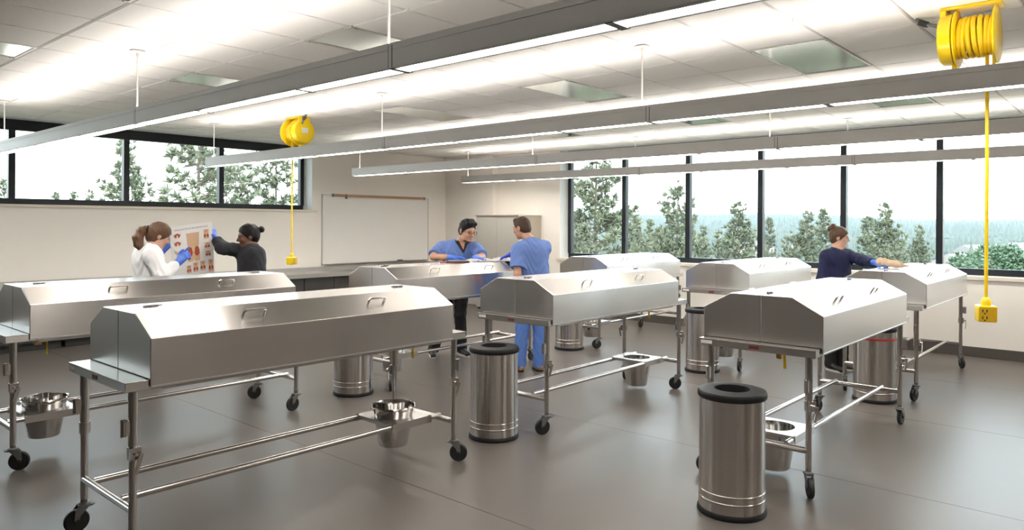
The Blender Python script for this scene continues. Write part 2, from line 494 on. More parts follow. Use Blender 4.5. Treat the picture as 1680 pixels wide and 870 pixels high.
# tray: top pan with a lip
tr = MB().box(-TRX, TRX, -TRY, TRY, TRZ1 - .006, TRZ1)
for a in ((-TRX, TRX, -TRY, -TRY + .004), (-TRX, TRX, TRY - .004, TRY), (-TRX, -TRX + .004, -TRY, TRY), (TRX - .004, TRX, -TRY, TRY)):
    tr.box(*a, TRZ0, TRZ1)
tr.box(-TRX + .2, TRX - .2, -TRY + .05, TRY - .05, TRZ0 - .02, TRZ1 - .006)
tray_me = tr.mesh('tray', M['steel'])
leg_me = MB().tube([(0, 0, .17), (0, 0, .56)], .019, 18).tube([(0, 0, .54), (0, 0, TRZ0 + .02)], .0225, 18).mesh('leg', M['steel_tube'])
sock_me = MB().box(-.012, .012, -.04, -.018, -.035, .035).tube([(0, -.044, -.04), (0, -.044, .04)], .014, 10).mesh('socket', M['steel_tube'])
lev = MB().lathe([(.0225, -.03), (.027, -.03), (.027, .03), (.0225, .03)], 14)
lev.box(-.027, .027, -.034, -.02, -.03, .03)
lev.tube([(0, -.034, 0), (0, -.05, 0)], .009, 8)
lev.obox((.008, -.05, -.045), .02, .006, .10, Matrix.Rotation(.28, 3, 'Y'))
lev_me = lev.mesh('clamp_lever', M['steel_tube'])
cross_me = MB().tube([(0, -LEGY, .28), (0, LEGY, .28)], .020, 12).mesh('cross_rail', M['steel_tube'])
rail_me = MB().tube([(-LEGX, 0, .30), (LEGX, 0, .30)], .0175, 12).mesh('long_rail', M['steel_tube'])
RAILY = .185
# caster: fork + wheel
fork = MB().lathe([(.0001, .17), (.017, .17), (.017, .155), (.03, .15), (.032, .142), (.0001, .14)], 14)
for s in (-1, 1):
    pl = [(-.028, .142), (.03, .142), (.048, .12), (.052, .07), (.044, .055), (.034, .055), (.020, .09), (-.012, .125)]
    fork.prism(pl, s*.020 - .003, s*.020 + .003, 'y')
fork.prism([(-.05, .14), (.032, .148), (.03, .134), (-.03, .132)], -.024, .024, 'y')
fork_me = fork.mesh('caster', M['caster_grey'])
wheel = MB().lathe([(.012, -.014), (.030, -.016), (.046, -.013), (.056, -.015), (.0625, -.008), (.0625, .008), (.056, .015), (.046, .013), (.030, .016), (.012, .014)], 28, (0, 0, 0), 'y', closed=True)
wheel.tube([(0, -.024, 0), (0, .024, 0)], .010, 10)
wheel_me = wheel.mesh('wheel', M['black_rubber'])
# cover halves (far half = +Y, near half = -Y)
def cover_poly(s):
    return [(s*.0012, TRZ1 + .003), (s*(TRY + .004), TRZ1 + .003), (s*(TRY + .004), CBOT), (s*CVY, CBOT), (s*CVY, CMID), (s*CYT, CTOP), (s*.0012, CTOP)]
cover_me = {}
for s in (-1, 1):
    p = cover_poly(s)
    if s < 0: p = p[::-1]
    cover_me[s] = MB().prism(p, -CVX, CVX).mesh('cover_half', M['steel'])
# handle on the slope
SL = Vector((0, CVY - CYT, CMID - CTOP)).normalized()
def handle_mesh(s):
    n = Vector((0, s * -SL.z, SL.y)).normalized()
    c = Vector((0, s * (CVY + CYT)/2, (CMID + CTOP)/2))
    h = Vector((.062, 0, 0)); o = n * .036; q = Vector((.012, 0, 0)); oq = n * .026
    return MB().tube([c - h - n*.004, c - h + oq, c - h + q + o, c + h - q + o, c + h + oq, c + h - n*.004], .0078, 10).mesh('handle', M['steel_tube'])
handle_me = {s: handle_mesh(s) for s in (-1, 1)}
clip = MB().box(-.045, .03, -.006, .010, CTOP - .001, CTOP + .012).box(-.012, .012, -.016, .018, CTOP, CTOP + .008)
clip.tube([(.03, 0, CTOP + .006), (.055, .006, CTOP + .008)], .004, 6)
clip_me = clip.mesh('hinge_clip', M['steel_dark'])
strip_me = {s: MB().box(-CVX + .004, CVX - .004, s*CVY - .003, s*CVY + .002, CBOT - .004, CBOT + .004).mesh('edge_hinge', M['alu']) for s in (-1, 1)}
# bucket shelf at +X end: plate with a round hole and side flanges
def shelf_mesh():
    cx, hx, hy, r, n = .80, .175, RAILY + .02, .135, 32
    mb = MB(); z0, z1 = .318, .322
    V = []; Fc = []
    for z in (z1, z0):
        for k in range(n):
            an = 2*math.pi*k/n; c, s = math.cos(an), math.sin(an)
            V.append((cx + r*c, r*s, z))
            q = min(hx/abs(c) if abs(c) > 1e-6 else 9, hy/abs(s) if abs(s) > 1e-6 else 9)
            V.append((cx + q*c, q*s, z))
    for k in range(n):
        a, b = 2*k, 2*((k+1) % n); o = 2*n
        Fc += [(a, a+1, b+1, b), (o+a, o+b, o+b+1, o+a+1), (a, b, o+b, o+a), (a+1, o+a+1, o+b+1, b+1)]
    mb.add(V, Fc)
    for s in (-1, 1):
        mb.box(cx - hx, cx + hx, s*hy - .002, s*hy + .002, .272, z1)
    mb.box(cx - hx, cx - hx + .003, -hy, hy, .295, z1)
    mb.box(cx + hx - .003, cx + hx, -hy, hy, .295, z1)
    return mb.mesh('bucket_shelf', M['steel'])
shelf_me = shelf_mesh()
valve_me = MB().tube([(0, 0, TRZ0 - .02), (0, 0, TRZ0 - .075)], .016, 10).box(-.022, .022, -.016, .016, TRZ0 - .075, TRZ0 - .045).mesh('drain_valve', M['brass'])
vlev_me = MB().tube([(.02, 0, TRZ0 - .06), (.05, -.01, TRZ0 - .055)], .005, 6).obox((.055, -.012, TRZ0 - .10), .008, .016, .10).mesh('lever', M['yellow'])
stick_me = MB().box(-TRX - .0012, -TRX + .001, .29, .37, TRZ0 + .014, TRZ0 + .036).mesh('sticker', M['sticker'])
plate_me = MB().box(-TRX - .0015, -TRX + .001, -.03, .035, TRZ0 + .012, TRZ0 + .034).mesh('maker_plate', M['red_plate'])

def table(label, x, y, off=0.0, end=-1, lift=(-1, 0), seed=0):
    rd = random.Random(seed)
    t = thing('dissection_table', label, 'table', (x, y, 0), 0, 'covered stainless dissection tables')
    bevel(put('tray', tray_me, t), .004)
    tp = t.children[-1] if t.children else None
    for lx in (-1, 1):
        for ly in (-1, 1):
            lg = put('leg', leg_me, t, (lx*LEGX, ly*LEGY, 0))
            put('socket', sock_me, lg, (0, 0, .685), 0 if ly < 0 and lx > 0 else (-math.pi/2 if lx < 0 else math.pi))
            put('clamp_lever', lev_me, lg, (0, 0, .56), rd.choice((0, .5, -.4)) + (0 if ly < 0 else math.pi))
            rz = rd.uniform(-.9, .9) + (math.pi if rd.random() < .6 else 0)
            ca = put('caster', fork_me, t, (lx*LEGX, ly*LEGY, 0), rz)
            put('wheel', wheel_me, ca, (.036, 0, .0625))
        put('cross_rail', cross_me, t, (lx*LEGX, 0, 0))
    for ly in (-1, 1): put('long_rail', rail_me, t, (0, ly*RAILY, 0))
    put('bucket_shelf', shelf_me, t, (0, 0, 0), 0 if end > 0 else math.pi)
    va = put('drain_valve', valve_me, t, (end*.86 , -.06, 0))
    put('lever', vlev_me, va)
    for s in (-1, 1):
        c = bevel(put('cover_half', cover_me[s], t, (off, 0, 0)), .0035)
        for hx in (-.42, .42): put('handle', handle_me[s], c, (hx, 0, 0))
        put('edge_hinge', strip_me[s], c)
        if s < 0:
            for hx, r in ((-.84, 0), (.84, math.pi)): put('hinge_clip', clip_me, c, (hx, 0, 0), r)
    put('sticker', stick_me, t); put('maker_plate', plate_me, t)
    return t
TABLES = [
    ('covered steel dissection table in the front at left, bucket under its far end', 2.50, 4.02, -.015, 1),
    ('covered steel dissection table at the left edge, behind the front left one', 2.52, 6.06, .01, -1),
    ('covered steel dissection table in the middle, standing before the man in blue trousers', 5.60, 3.94, -.08, 1),
    ('covered steel dissection table on the right, behind the biggest steel bin', 5.66, 1.915, -.03, -1),
    ('covered steel dissection table with open books, between the two men', 5.73, 6.03, -.06, -1),
    ('covered steel dissection table at far right, on which the woman in navy reaches', 8.86, 2.02, .0, -1),
    ('covered steel dissection table under the right windows, left of the woman in navy', 9.04, 3.86, .0, -1),
    ('covered steel dissection table farthest back, in front of the big pine', 9.18, 5.90, .0, -1)]
TOBJ = [table(*a, seed=i + 3) for i, a in enumerate(TABLES)]

# ------------------------------------------------------------------ buckets
bk = MB().lathe([(.0001, .0), (.098, .0), (.102, .006), (.146, .262), (.152, .268), (.158, .274), (.154, .280), (.146, .276), (.100, .010), (.0001, .008)], 36)
bucket_me = bk.mesh('bucket_body', M['steel_mirror'])
bail_me = MB().tube([(math.cos(a)*.16, math.sin(a)*.16, .258 + .006*math.sin(a)) for a in [math.pi*k/16 for k in range(17)]], .004, 6).mesh('bail', M['steel_tube'])
ear_me = MB().box(-.008, .008, .148, .164, .245, .275).mesh('bail_ear', M['steel_tube'])
blab_me = MB().lathe([(.1335, .165), (.1375, .19), (.1335, .165)], 8).mesh('x', M['red'])
def bucket(label, x, y, z):
    t = thing('steel_bucket', label, 'bucket', (x, y, z), 0, 'steel buckets in the shelves below the tables')
    put('bucket_body', bucket_me, t); put('bail', bail_me, t)
    put('bail_ear', ear_me, t, rz=math.pi/2); put('bail_ear', ear_me, t, rz=-math.pi/2)
    return t
BUCK = ['polished steel bucket standing proud of the shelf under the front left table',
        'polished steel bucket under the table at the left edge of the photo',
        'tapered steel bucket sunk in the shelf under the middle table',
        'tapered steel bucket half hidden by the biggest steel bin',
        'polished steel bucket under the table with the open books',
        'steel bucket under the far right table where the woman in navy stands',
        'steel bucket under the table left of the woman in navy',
        'steel bucket under the farthest table in front of the big pine']
LIFT = [.115, .115, .042, .042, .115, .042, .1, .1]
for (lab, (tl, x, y, o, e), lz) in zip(BUCK, TABLES, LIFT):
    b = bucket(lab, x + e*.80, y, lz)
    if lz > .11:
        st = MB()
        n = 8
        V = []
        for z, r in ((.15, .1275), (.185, .1335)):
            for k in range(n + 1):
                an = math.radians(-115 + 30*k/n) if True else 0
                V.append(((r + .0008)*math.cos(an), (r + .0008)*math.sin(an), z))
        st.add(V, [(k, k+1, n+2+k, n+1+k) for k in range(n)], True)
        st.build('bucket_sticker', M['red'], b)

# ------------------------------------------------------------------ bins
R0, HB = .187, .70
body = MB().lathe([(R0 - .004, .03), (R0, .03), (R0, .085), (R0 + .003, .088), (R0 + .003, .094), (R0, .097), (R0, .128), (R0 + .003, .131), (R0 + .003, .137), (R0, .140), (R0, HB - .02), (R0 - .004, HB - .02)], 56)
body_me = body.mesh('bin_body', M['steel_can'])
binbase_me = MB().lathe([(.0001, 0), (R0 + .008, 0), (R0 + .011, .006), (R0 + .009, .022), (R0 + .002, .032), (.0001, .032)], 48).mesh('base_ring', M['black_lid'])
lid_me = MB().lathe([(R0 - .01, HB - .03), (R0 + .006, HB - .03), (R0 + .010, HB - .024), (R0 + .010, HB), (R0 + .004, HB + .010), (.110, HB + .018), (.102, HB + .016), (.098, HB - .01), (.098, HB - .06)], 48).mesh('lid', M['black_lid'])
inner_me = MB().lathe([(.0001, .05), (R0 - .012, .05), (R0 - .012, HB - .03)], 32).mesh('liner', M['black_rubber'])
band_me = MB().lathe([(R0 + .0005, .592), (R0 + .0035, .594), (R0 + .0035, .608), (R0 + .0005, .61)], 48).mesh('red_band', M['red'])
BINS = [('large steel bin with black lid in the right foreground', 4.06, 1.85),
        ('steel bin with black lid in the middle, at the end of the central table', 4.205, 3.89),
        ('steel bin behind the front left table, its lid hidden', 4.33, 5.89),
        ('small distant steel bin seen below the central table', 7.84, 5.88),
        ('steel bin with black lid behind the left end of the right table', 7.70, 3.87),
        ('steel bin with a red band under the right table', 7.545, 2.0)]
for i, (lab, x, y) in enumerate(BINS):
    t = thing('waste_bin', lab, 'bin', (x, y, 0), i * .7, 'round steel waste bins beside the tables')
    put('bin_body', body_me, t); put('base_ring', binbase_me, t); put('lid', lid_me, t); put('liner', inner_me, t)
    if i == 5: put('red_band', band_me, t)

# ================================================================== cord reels
def reel(label, x, y, rz, zbox, flip, cx=.02, cy=0.0, boxrot=0.0):
    t = thing('cord_reel', label, 'cord reel', (x, y, ZC), rz, 'yellow cord reels on the ceiling')
    # local: drum axis along +X, hanging below z=0
    zc, R = -.197, .178
    bevel(MB().box(-.16, .17, -.075, .075, -.022, -.002).build('mounting_plate', M['yellow'], t), .004)
    bevel(MB().box(-.16, -.125, -.085, .085, -.20, -.02).build('bracket', M['yellow'], t), .006)
    MB().lathe([(.0001, -.17), (.10, -.17), (R - .035, -.165), (R - .02, -.15), (R - .015, -.09), (.0001, -.09)], 40, (0, 0, zc), 'x').build('spring_housing', M['yellow'], t)
    for xx in (-.075, .135):
        MB().lathe([(.0001, -.006), (R - .01, -.008), (R, -.002), (R, .004), (R - .012, .009), (.0001, .006)], 44, (xx, 0, zc), 'x').build('drum_flange', M['yellow'], t)
    MB().lathe([(.07, -.075), (.07, .135)], 24, (0, 0, zc), 'x').build('drum', M['yellow'], t)
    rr = random.Random(3)
    for k in range(7):
        xx = -.053 + k * .0275
        r = .118 + rr.uniform(-.008, .008)
        pts = [(xx + .008*math.sin(a + k), math.cos(a)*r, zc + math.sin(a)*r) for a in [2*math.pi*q/28 for q in range(29)]]
        MB().tube(pts, .0145, 8, caps=False).build('cord_turn', M['yellow_cord'], t)
    # guide arm below
    MB().box(-.10, -.07, -.03, .03, zc - .215, zc - .12).box(-.10, .15, -.03, .03, zc - .225, zc - .207).box(.115, .13, -.02, .02, zc - .21, zc - .05).build('guide_arm', M['yellow'], t)
    MB().lathe([(.012, -.014), (.03, -.014), (.034, 0), (.03, .014), (.012, .014)], 16, (cx, cy, zc - .235)).build('cord_guide', M['black_rubber'], t)
    # inlet cable
    MB().tube([(-.15, .03, -.10), (-.21, .06, -.075), (-.27, .08, -.05), (-.33, .09, -.006)], .013, 8).build('inlet_cable', M['caster_grey'], t)
    MB().tube([(-.26, .079, -.055), (-.31, .088, -.028)], .021, 10).build('inlet_gland', M['black_rubber'], t)
    # labels
    lb = MB().box(-.1615, -.16, -.06, -.005, -.16, -.07) if flip else MB().box(-.1725, -.1705, -.045, .045, zc - .02, zc + .045)
    lab_o = lb.build('label_plate', M['sticker'], t)
    # cord down to the outlet box
    zb = zbox - ZC
    MB().tube([(cx, cy, zc - .12), (cx, cy, zc - .3), (cx + .002, cy + .002, (zc + zb) * .5), (cx, cy, zb + .09)], .0105, 10).build('cord', M['yellow_cord'], t)
    bx = MB().box(-.052, .052, -.052, .052, zb - .055, zb + .045)
    o = bevel(bx.build('outlet_box', M['yellow'], t), .010, 3)
    o.location = (cx, cy, 0); o.rotation_euler = (0, 0, boxrot)
    MB().lathe([(.011, .0), (.028, .0), (.028, .03), (.018, .05), (.0105, .055)], 14, (0, 0, zb + .042)).build('strain_relief', M['yellow'], o)
    face = 1
    MB().box(-.046, .046, -.0535, -.051, zb - .048, zb + .038).build('socket_face', M['yellow_dark'], o)
    for dz in (-.028, .014):
        MB().box(-.03, -.024, -.0545, -.053, zb + dz - .008, zb + dz + .010).box(-.008, -.002, -.0545, -.053, zb + dz - .008, zb + dz + .010).lathe([(.0001, -.0545), (.005, -.0545), (.005, -.053)], 8, (-.016, 0, zb + dz - .015), 'y').build('socket_slots', M['black_rubber'], o)
    return t
reel('yellow cord reel hanging near the left windows, its socket before the wall', 5.31, 8.46, math.radians(90), 1.175, False, .03, .06, math.radians(-70))
reel('yellow cord reel at the top right, its cord hanging across the right windows', 5.33, .86, math.radians(-90), 1.14, True, .085, 0, math.radians(20))

# ================================================================== left wall: counter, cabinets, whiteboard
CZ = .80
t = thing('steel_counter', 'long stainless counter running along the left wall under the whiteboard', 'counter')
bevel(MB().box(-1.9, 10.62, 10.70, YW - .012, CZ - .03, CZ).build('worktop', M['counter'], t), .004)
MB().box(-1.9, 10.62, 10.690, 10.702, CZ - .065, CZ + .002).build('nosing', M['counter'], t)
MB().box(-1.9, 10.62, YW - .03, YW - .010, CZ, CZ + .07).build('backsplash', M['counter'], t)
cb = MB().box(0, 1.19, 10.78, YW - .02, .10, CZ - .032).box(.02, 1.17, 10.84, YW - .02, .005, .10)
cb_me = cb.mesh('carcass', M['dark_panel'])
cd_me = MB().box(.004, .592, 10.762, 10.78, .11, CZ - .07).mesh('door', M['dark_panel'])
for k in range(8):
    c = thing('base_cabinet', 'dark base cabinet below the stainless counter on the left wall', 'cabinet', (.9 + 1.2*k, 0, 0), 0, 'base cabinets under the counter')
    put('carcass', cb_me, c)
    for q in (0, 1):
        d = put('door', cd_me, c, (.594*q, 0, 0))

t = thing('whiteboard', 'large blank whiteboard on the left wall beside the corner', 'whiteboard')
BX0, BX1, BZ0, BZ1 = 7.62, 10.20, .905, 2.19
bf = YW - .022
MB().box(BX0 + .012, BX1 - .012, bf, YW - .001, BZ0 + .012, BZ1 - .012).build('writing_surface', M['board'], t)
f = MB()
for a in ((BX0, BX1, BZ0, BZ0 + .014), (BX0, BX1, BZ1 - .014, BZ1)): f.box(a[0], a[1], bf - .006, YW - .001, a[2], a[3])
for a in ((BX0, BX0 + .014), (BX1 - .014, BX1)): f.box(a[0], a[1], bf - .006, YW - .001, BZ0, BZ1)
f.build('board_frame', M['alu'], t)
MB().box(BX0 + .05, BX1 - .05, bf - .075, bf - .006, BZ0 - .004, BZ0 + .006).box(BX0 + .05, BX1 - .05, bf - .075, bf - .070, BZ0 - .004, BZ0 + .02).build('pen_tray', M['alu'], t)
mr = MB().box(BX0 + .22, BX1 - .13, bf - .03, bf - .004, BZ1 - .035, BZ1 + .012).build('map_rail', M['cork'], t)
for xx in (BX0 + .22, BX1 - .13): MB().box(xx - .012, xx + .012, bf - .034, bf - .002, BZ1 - .04, BZ1 + .016).build('rail_end', M['caster_grey'], mr)
MB().box(BX0 + .50, BX0 + .53, bf - .036, bf - .002, BZ1 - .07, BZ1 + .014).build('map_hook', M['caster_grey'], mr)
for xx, nm in ((9.35, 'black'),):
    e = tag(MB().box(0, .11, 0, .04, 0, .03).build('board_eraser', M['black_rubber'], None, (xx, bf - .068, BZ0 + .0065)), 'small black eraser on the whiteboard tray', 'eraser')

# tall steel cabinet in the corner
t = thing('tall_cabinet', 'tall grey steel cabinet with two doors standing in the corner', 'cabinet')
KX0, KX1, KY0, KY1, KZ = 10.20, XW - .012, 8.84, 9.94, 1.81
bevel(MB().box(KX0 + .02, KX1, KY0, KY1, .04, KZ).build('carcass', M['cab_side'], t), .004)
bevel(MB().box(KX0 - .012, KX1, KY0 - .012, KY1 + .012, KZ, KZ + .025).build('top_panel', M['cab_side'], t), .003)
MB().box(KX0 + .05, KX1, KY0 + .02, KY1 - .02, .0, .04).build('plinth', M['dark_panel'], t)
ym = (KY0 + KY1)/2
for a, b in ((KY0 + .01, ym - .002), (ym + .002, KY1 - .01)):
    d = bevel(MB().box(KX0, KX0 + .019, a, b, .05, KZ - .012).build('door', M['cabinet'], t), .003)
    yy = b - .05 if b < ym else a + .05
    MB().tube([(KX0, yy, 1.02), (KX0 - .03, yy, 1.02), (KX0 - .03, yy, .88), (KX0, yy, .88)], .006, 8).build('handle', M['alu'], d)

# ================================================================== people: smooth-union figures
def surface_nets(D, o, h):
    ins = D < 0
    nx, ny, nz = D.shape
    cnt = np.zeros((nx-1, ny-1, nz-1), np.int8)
    for dx in (0, 1):
        for dy in (0, 1):
            for dz in (0, 1):
                cnt += ins[dx:nx-1+dx, dy:ny-1+dy, dz:nz-1+dz]
    act = (cnt > 0) & (cnt < 8)
    ids = -np.ones(act.shape, np.int64)
    I = np.argwhere(act)
    ids[act] = np.arange(len(I))
    acc = np.zeros((len(I), 3)); num = np.zeros(len(I))
    corners = [(a, b, c) for a in (0, 1) for b in (0, 1) for c in (0, 1)]
    for a in corners:
        for ax in range(3):
            if a[ax]: continue
            b = list(a); b[ax] = 1
            da = D[I[:, 0]+a[0], I[:, 1]+a[1], I[:, 2]+a[2]]
            db = D[I[:, 0]+b[0], I[:, 1]+b[1], I[:, 2]+b[2]]
            m = (da < 0) != (db < 0)
            tt = np.where(m, da / np.where(m, da - db, 1), 0)
            p = np.array(a, float)[None, :].repeat(len(I), 0)
            p[:, ax] += tt
            acc[m] += p[m]; num[m] += 1
    V = (I + acc / num[:, None]) * h + o
    Fs = []
    for ax in range(3):
        b, c = (ax + 1) % 3, (ax + 2) % 3
        sl0 = [slice(None)]*3; sl1 = [slice(None)]*3
        sl0[ax] = slice(0, -1); sl1[ax] = slice(1, None)
        s0, s1 = ins[tuple(sl0)], ins[tuple(sl1)]
        E_ = np.argwhere(s0 != s1)
        ok = (E_[:, b] > 0) & (E_[:, c] > 0) & (E_[:, b] < D.shape[b]-1) & (E_[:, c] < D.shape[c]-1)
        E_ = E_[ok]
        q = []
        for ob, oc in ((-1, -1), (0, -1), (0, 0), (-1, 0)):
            e = E_.copy(); e[:, b] += ob; e[:, c] += oc
            q.append(ids[e[:, 0], e[:, 1], e[:, 2]])
        q = np.stack(q, 1)
        fl_ = s0[E_[:, 0], E_[:, 1], E_[:, 2]]
        q[~fl_] = q[~fl_][:, ::-1]
        Fs.append(q)
    return V, np.concatenate(Fs)

def A(*v): return np.array(v, float)
def unit(v): v = np.array(v, float); return v / np.linalg.norm(v)
# primitives: dict(kind, ..., k = blend radius, cuts = [(point, normal)], sub = True to carve)
def cap(a, b, ra, rb=None, k=.02, flat=None, cuts=(), sub=False):
    return dict(t='c', a=np.array(a, float), b=np.array(b, float), ra=ra, rb=ra if rb is None else rb, k=k, flat=flat, cuts=cuts, sub=sub)
def ell(c, r, ax=None, k=.02, cuts=(), sub=False):
    return dict(t='e', c=np.array(c, float), r=np.array(r, float), ax=np.eye(3) if ax is None else ax, k=k, cuts=cuts, sub=sub)

def field(prims, h, wrinkle=0.0, seed=0):
    lo = np.full(3, 1e9); hi = -lo
    for p in prims:
        if p['sub']: continue
        if p['t'] == 'c':
            R = max(p['ra'], p['rb'])
            lo = np.minimum(lo, np.minimum(p['a'], p['b']) - R); hi = np.maximum(hi, np.maximum(p['a'], p['b']) + R)
        else:
            R = p['r'].max(); lo = np.minimum(lo, p['c'] - R); hi = np.maximum(hi, p['c'] + R)
    lo -= 3*h; hi += 3*h
    n = np.ceil((hi - lo)/h).astype(int) + 1
    D = np.full(n, .2, np.float64)
    axs = [lo[i] + h*np.arange(n[i]) for i in range(3)]
    for p in prims:
        if p['t'] == 'c':
            R = max(p['ra'], p['rb']); l = np.minimum(p['a'], p['b']) - R; u = np.maximum(p['a'], p['b']) + R
        else:
            R = p['r'].max(); l = p['c'] - R; u = p['c'] + R
        mg = .05 + p['k']
        i0 = np.clip(np.floor((l - mg - lo)/h).astype(int), 0, n); i1 = np.clip(np.ceil((u + mg - lo)/h).astype(int) + 1, 0, n)
        if (i1 <= i0).any(): continue
        sl = tuple(slice(a, b) for a, b in zip(i0, i1))
        X, Y, Z = np.meshgrid(*[axs[i][sl[i]] for i in range(3)], indexing='ij', sparse=True)
        if p['t'] == 'c':
            a, b = p['a'], p['b']; ba = b - a; L2 = (ba**2).sum() + 1e-12
            px, py, pz = X - a[0], Y - a[1], Z - a[2]
            tt = np.clip((px*ba[0] + py*ba[1] + pz*ba[2])/L2, 0, 1)
            qx, qy, qz = px - tt*ba[0], py - tt*ba[1], pz - tt*ba[2]
            r2 = qx*qx + qy*qy + qz*qz
            if p['flat'] is not None:
                fa, fk = p['flat']
                dd = qx*fa[0] + qy*fa[1] + qz*fa[2]
                r2 = r2 + dd*dd*(fk*fk - 1)
            d = np.sqrt(r2) - (p['ra'] + tt*(p['rb'] - p['ra']))
            if p['flat'] is not None: d = d*.8
        else:
            ax = p['ax']; c = p['c']
            px, py, pz = X - c[0], Y - c[1], Z - c[2]
            g = 0; g2 = 0
            for i in range(3):
                q = (px*ax[i][0] + py*ax[i][1] + pz*ax[i][2])
                g = g + (q/p['r'][i])**2; g2 = g2 + (q/p['r'][i]**2)**2
            k0 = np.sqrt(g); k1 = np.sqrt(g2) + 1e-9
            d = k0*(k0 - 1)/k1
        for cp, cn in p['cuts']:
            d = np.maximum(d, (X - cp[0])*cn[0] + (Y - cp[1])*cn[1] + (Z - cp[2])*cn[2])
        if p['sub']:
            D[sl] = np.maximum(D[sl], -d); continue
        k = p['k']; old = D[sl]
        hh = np.clip(.5 + .5*(old - d)/k, 0, 1)
        D[sl] = old*(1 - hh) + d*hh - k*hh*(1 - hh)
    if wrinkle:
        X, Y, Z = np.meshgrid(*axs, indexing='ij', sparse=True)
        s = seed*1.7
        D += wrinkle*(np.sin(38*X + 14*Z + 9*np.sin(13*Y + s) + s) * np.sin(17*Z + 11*X + 5*np.sin(16*Y) + s)
                      + .6*np.sin(62*Z + 25*Y + 7*np.sin(21*X + s)))
    return D, lo

def blob(name, prims, material, parent, h=.007, wrinkle=0.0, seed=0):
    D, o = field(prims, h, wrinkle, seed)
    V, Fc = surface_nets(D, o, h)
    me = bpy.data.meshes.new(name)
    me.from_pydata(V.tolist(), [], Fc.tolist())
    me.materials.append(material)
    me.polygons.foreach_set('use_smooth', [True]*len(me.polygons))
    return put(name, me, parent)

def frame_of(f, up=(0, 0, 1)):
    f = unit(f); s = unit(np.cross(f, up)); u = np.cross(s, f)
    return s, f, u          # right-hand side, forward, up

def head_prims(c, f, sc=1.0, roll=0.0):
    s, f, u = frame_of(f)
    P = lambda a, b, d: np.array(c) + (s*a + f*b + u*d)*sc
    ax = np.array([s, f, u])
    r = lambda *q: np.array(q)*sc
    pr = [ell(P(0, -.012, .028), r(.076, .097, .092), ax, .03), ell(P(0, .028, -.035), r(.060, .062, .082), ax, .03),
          ell(P(0, .056, -.098), r(.026, .024, .022), ax, .03), cap(P(-.034, .02, -.08), P(.034, .02, -.08), .022*sc, k=.03),
          cap(P(0, .090, .012), P(0, .110, -.026), .007*sc, .0125*sc, .012), cap(P(-.012, .094, -.032), P(.012, .094, -.032), .008*sc, k=.01),
          cap(P(-.034, .078, .020), P(.034, .078, .020), .011*sc, k=.02),
          ell(P(-.036, .068, -.025), r(.022, .018, .022), ax, .02), ell(P(.036, .068, -.025), r(.022, .018, .022), ax, .02),
          cap(P(-.016, .084, -.060), P(.016, .084, -.060), .009*sc, k=.012)]
    for q in (-1, 1):
        pr.append(ell(P(q*.078, -.008, -.008), r(.009, .021, .032), ax, .008))
        pr.append(ell(P(q*.031, .094, .004), r(.015, .010, .009), ax, .012, sub=True))
    return pr, P, ax

def face_details(P, ax, sc, root, skin_dark, brow, lips):
    e = MB(); b = MB(); l = MB()
    Mx = Matrix(ax.tolist()).transposed()
    for q in (-1, 1):
        e.ell(P(q*.031, .081, .004), .0125*sc, .010*sc, .0085*sc, 10, 6, Mx)
        b.tube([Vector(P(q*.014, .091, .022)), Vector(P(q*.032, .089, .027)), Vector(P(q*.05, .076, .022))], [.003, .0038, .0025], 6)
    l.ell(P(0, .0905, -.058), .021*sc, .005*sc, .0045*sc, 10, 6, Mx)
    l.ell(P(0, .0895, -.066), .018*sc, .005*sc, .0045*sc, 10, 6, Mx)
    e.build('eyes', M['eye'], root); b.build('eyebrows', brow, root); l.build('lips', lips, root)

def hand_prims(w, d, n, t, curl=.25, g=0.0, curls=None, k=.008):
    """w wrist, d pointing direction, n palm normal, t direction to the thumb side; g grows all radii"""
    w = np.array(w, float); d = unit(d); t = unit(np.array(t) - d*np.dot(t, d)); n0 = np.cross(d, t)
    n = n0 if np.dot(n0, n) > 0 else -n0
    pr = [cap(w - d*.01, w + d*.03, .024 + g, .028 + g, .015, flat=(n, 1.35))]
    ln = (.070, .080, .074, .058); off = (.030, .010, -.010, -.029); kn = (.088, .092, .088, .080)
    for i in range(4):
        K = w + d*kn[i] + t*off[i]
        pr.append(cap(w + d*.02 + t*off[i]*.6, K, .0135 + g, .0115 + g, .014))
        c = curl if curls is None else curls[i]
        d1 = unit(d*math.cos(c) + n*math.sin(c) + t*(.10*(1.5 - i)/1.5)); d2 = unit(d*math.cos(2.1*c) + n*math.sin(2.1*c) + t*(.06*(1.5 - i)/1.5))
        d3 = unit(d*math.cos(3*c) + n*math.sin(3*c))
        a = K + d1*ln[i]*.45; b = a + d2*ln[i]*.32; e = b + d3*ln[i]*.25
        pr += [cap(K, a, .0098 + g, .0090 + g, k*.5), cap(a, b, .0090 + g, .0083 + g, k*.5), cap(b, e, .0083 + g, .0070 + g, k*.5)]
    th0 = w + d*.025 + t*.024; th1 = th0 + unit(d*.7 + t*.75 + n*.25)*.045; th2 = th1 + unit(d*.92 + t*.25 + n*.3)*.034
    th3 = th2 + unit(d + n*.3)*.022
    pr += [cap(th0, th1, .0145 + g, .011 + g, .012), cap(th1, th2, .0108 + g, .0098 + g, k*.5), cap(th2, th3, .0098 + g, .008 + g, k*.5)]
    return pr

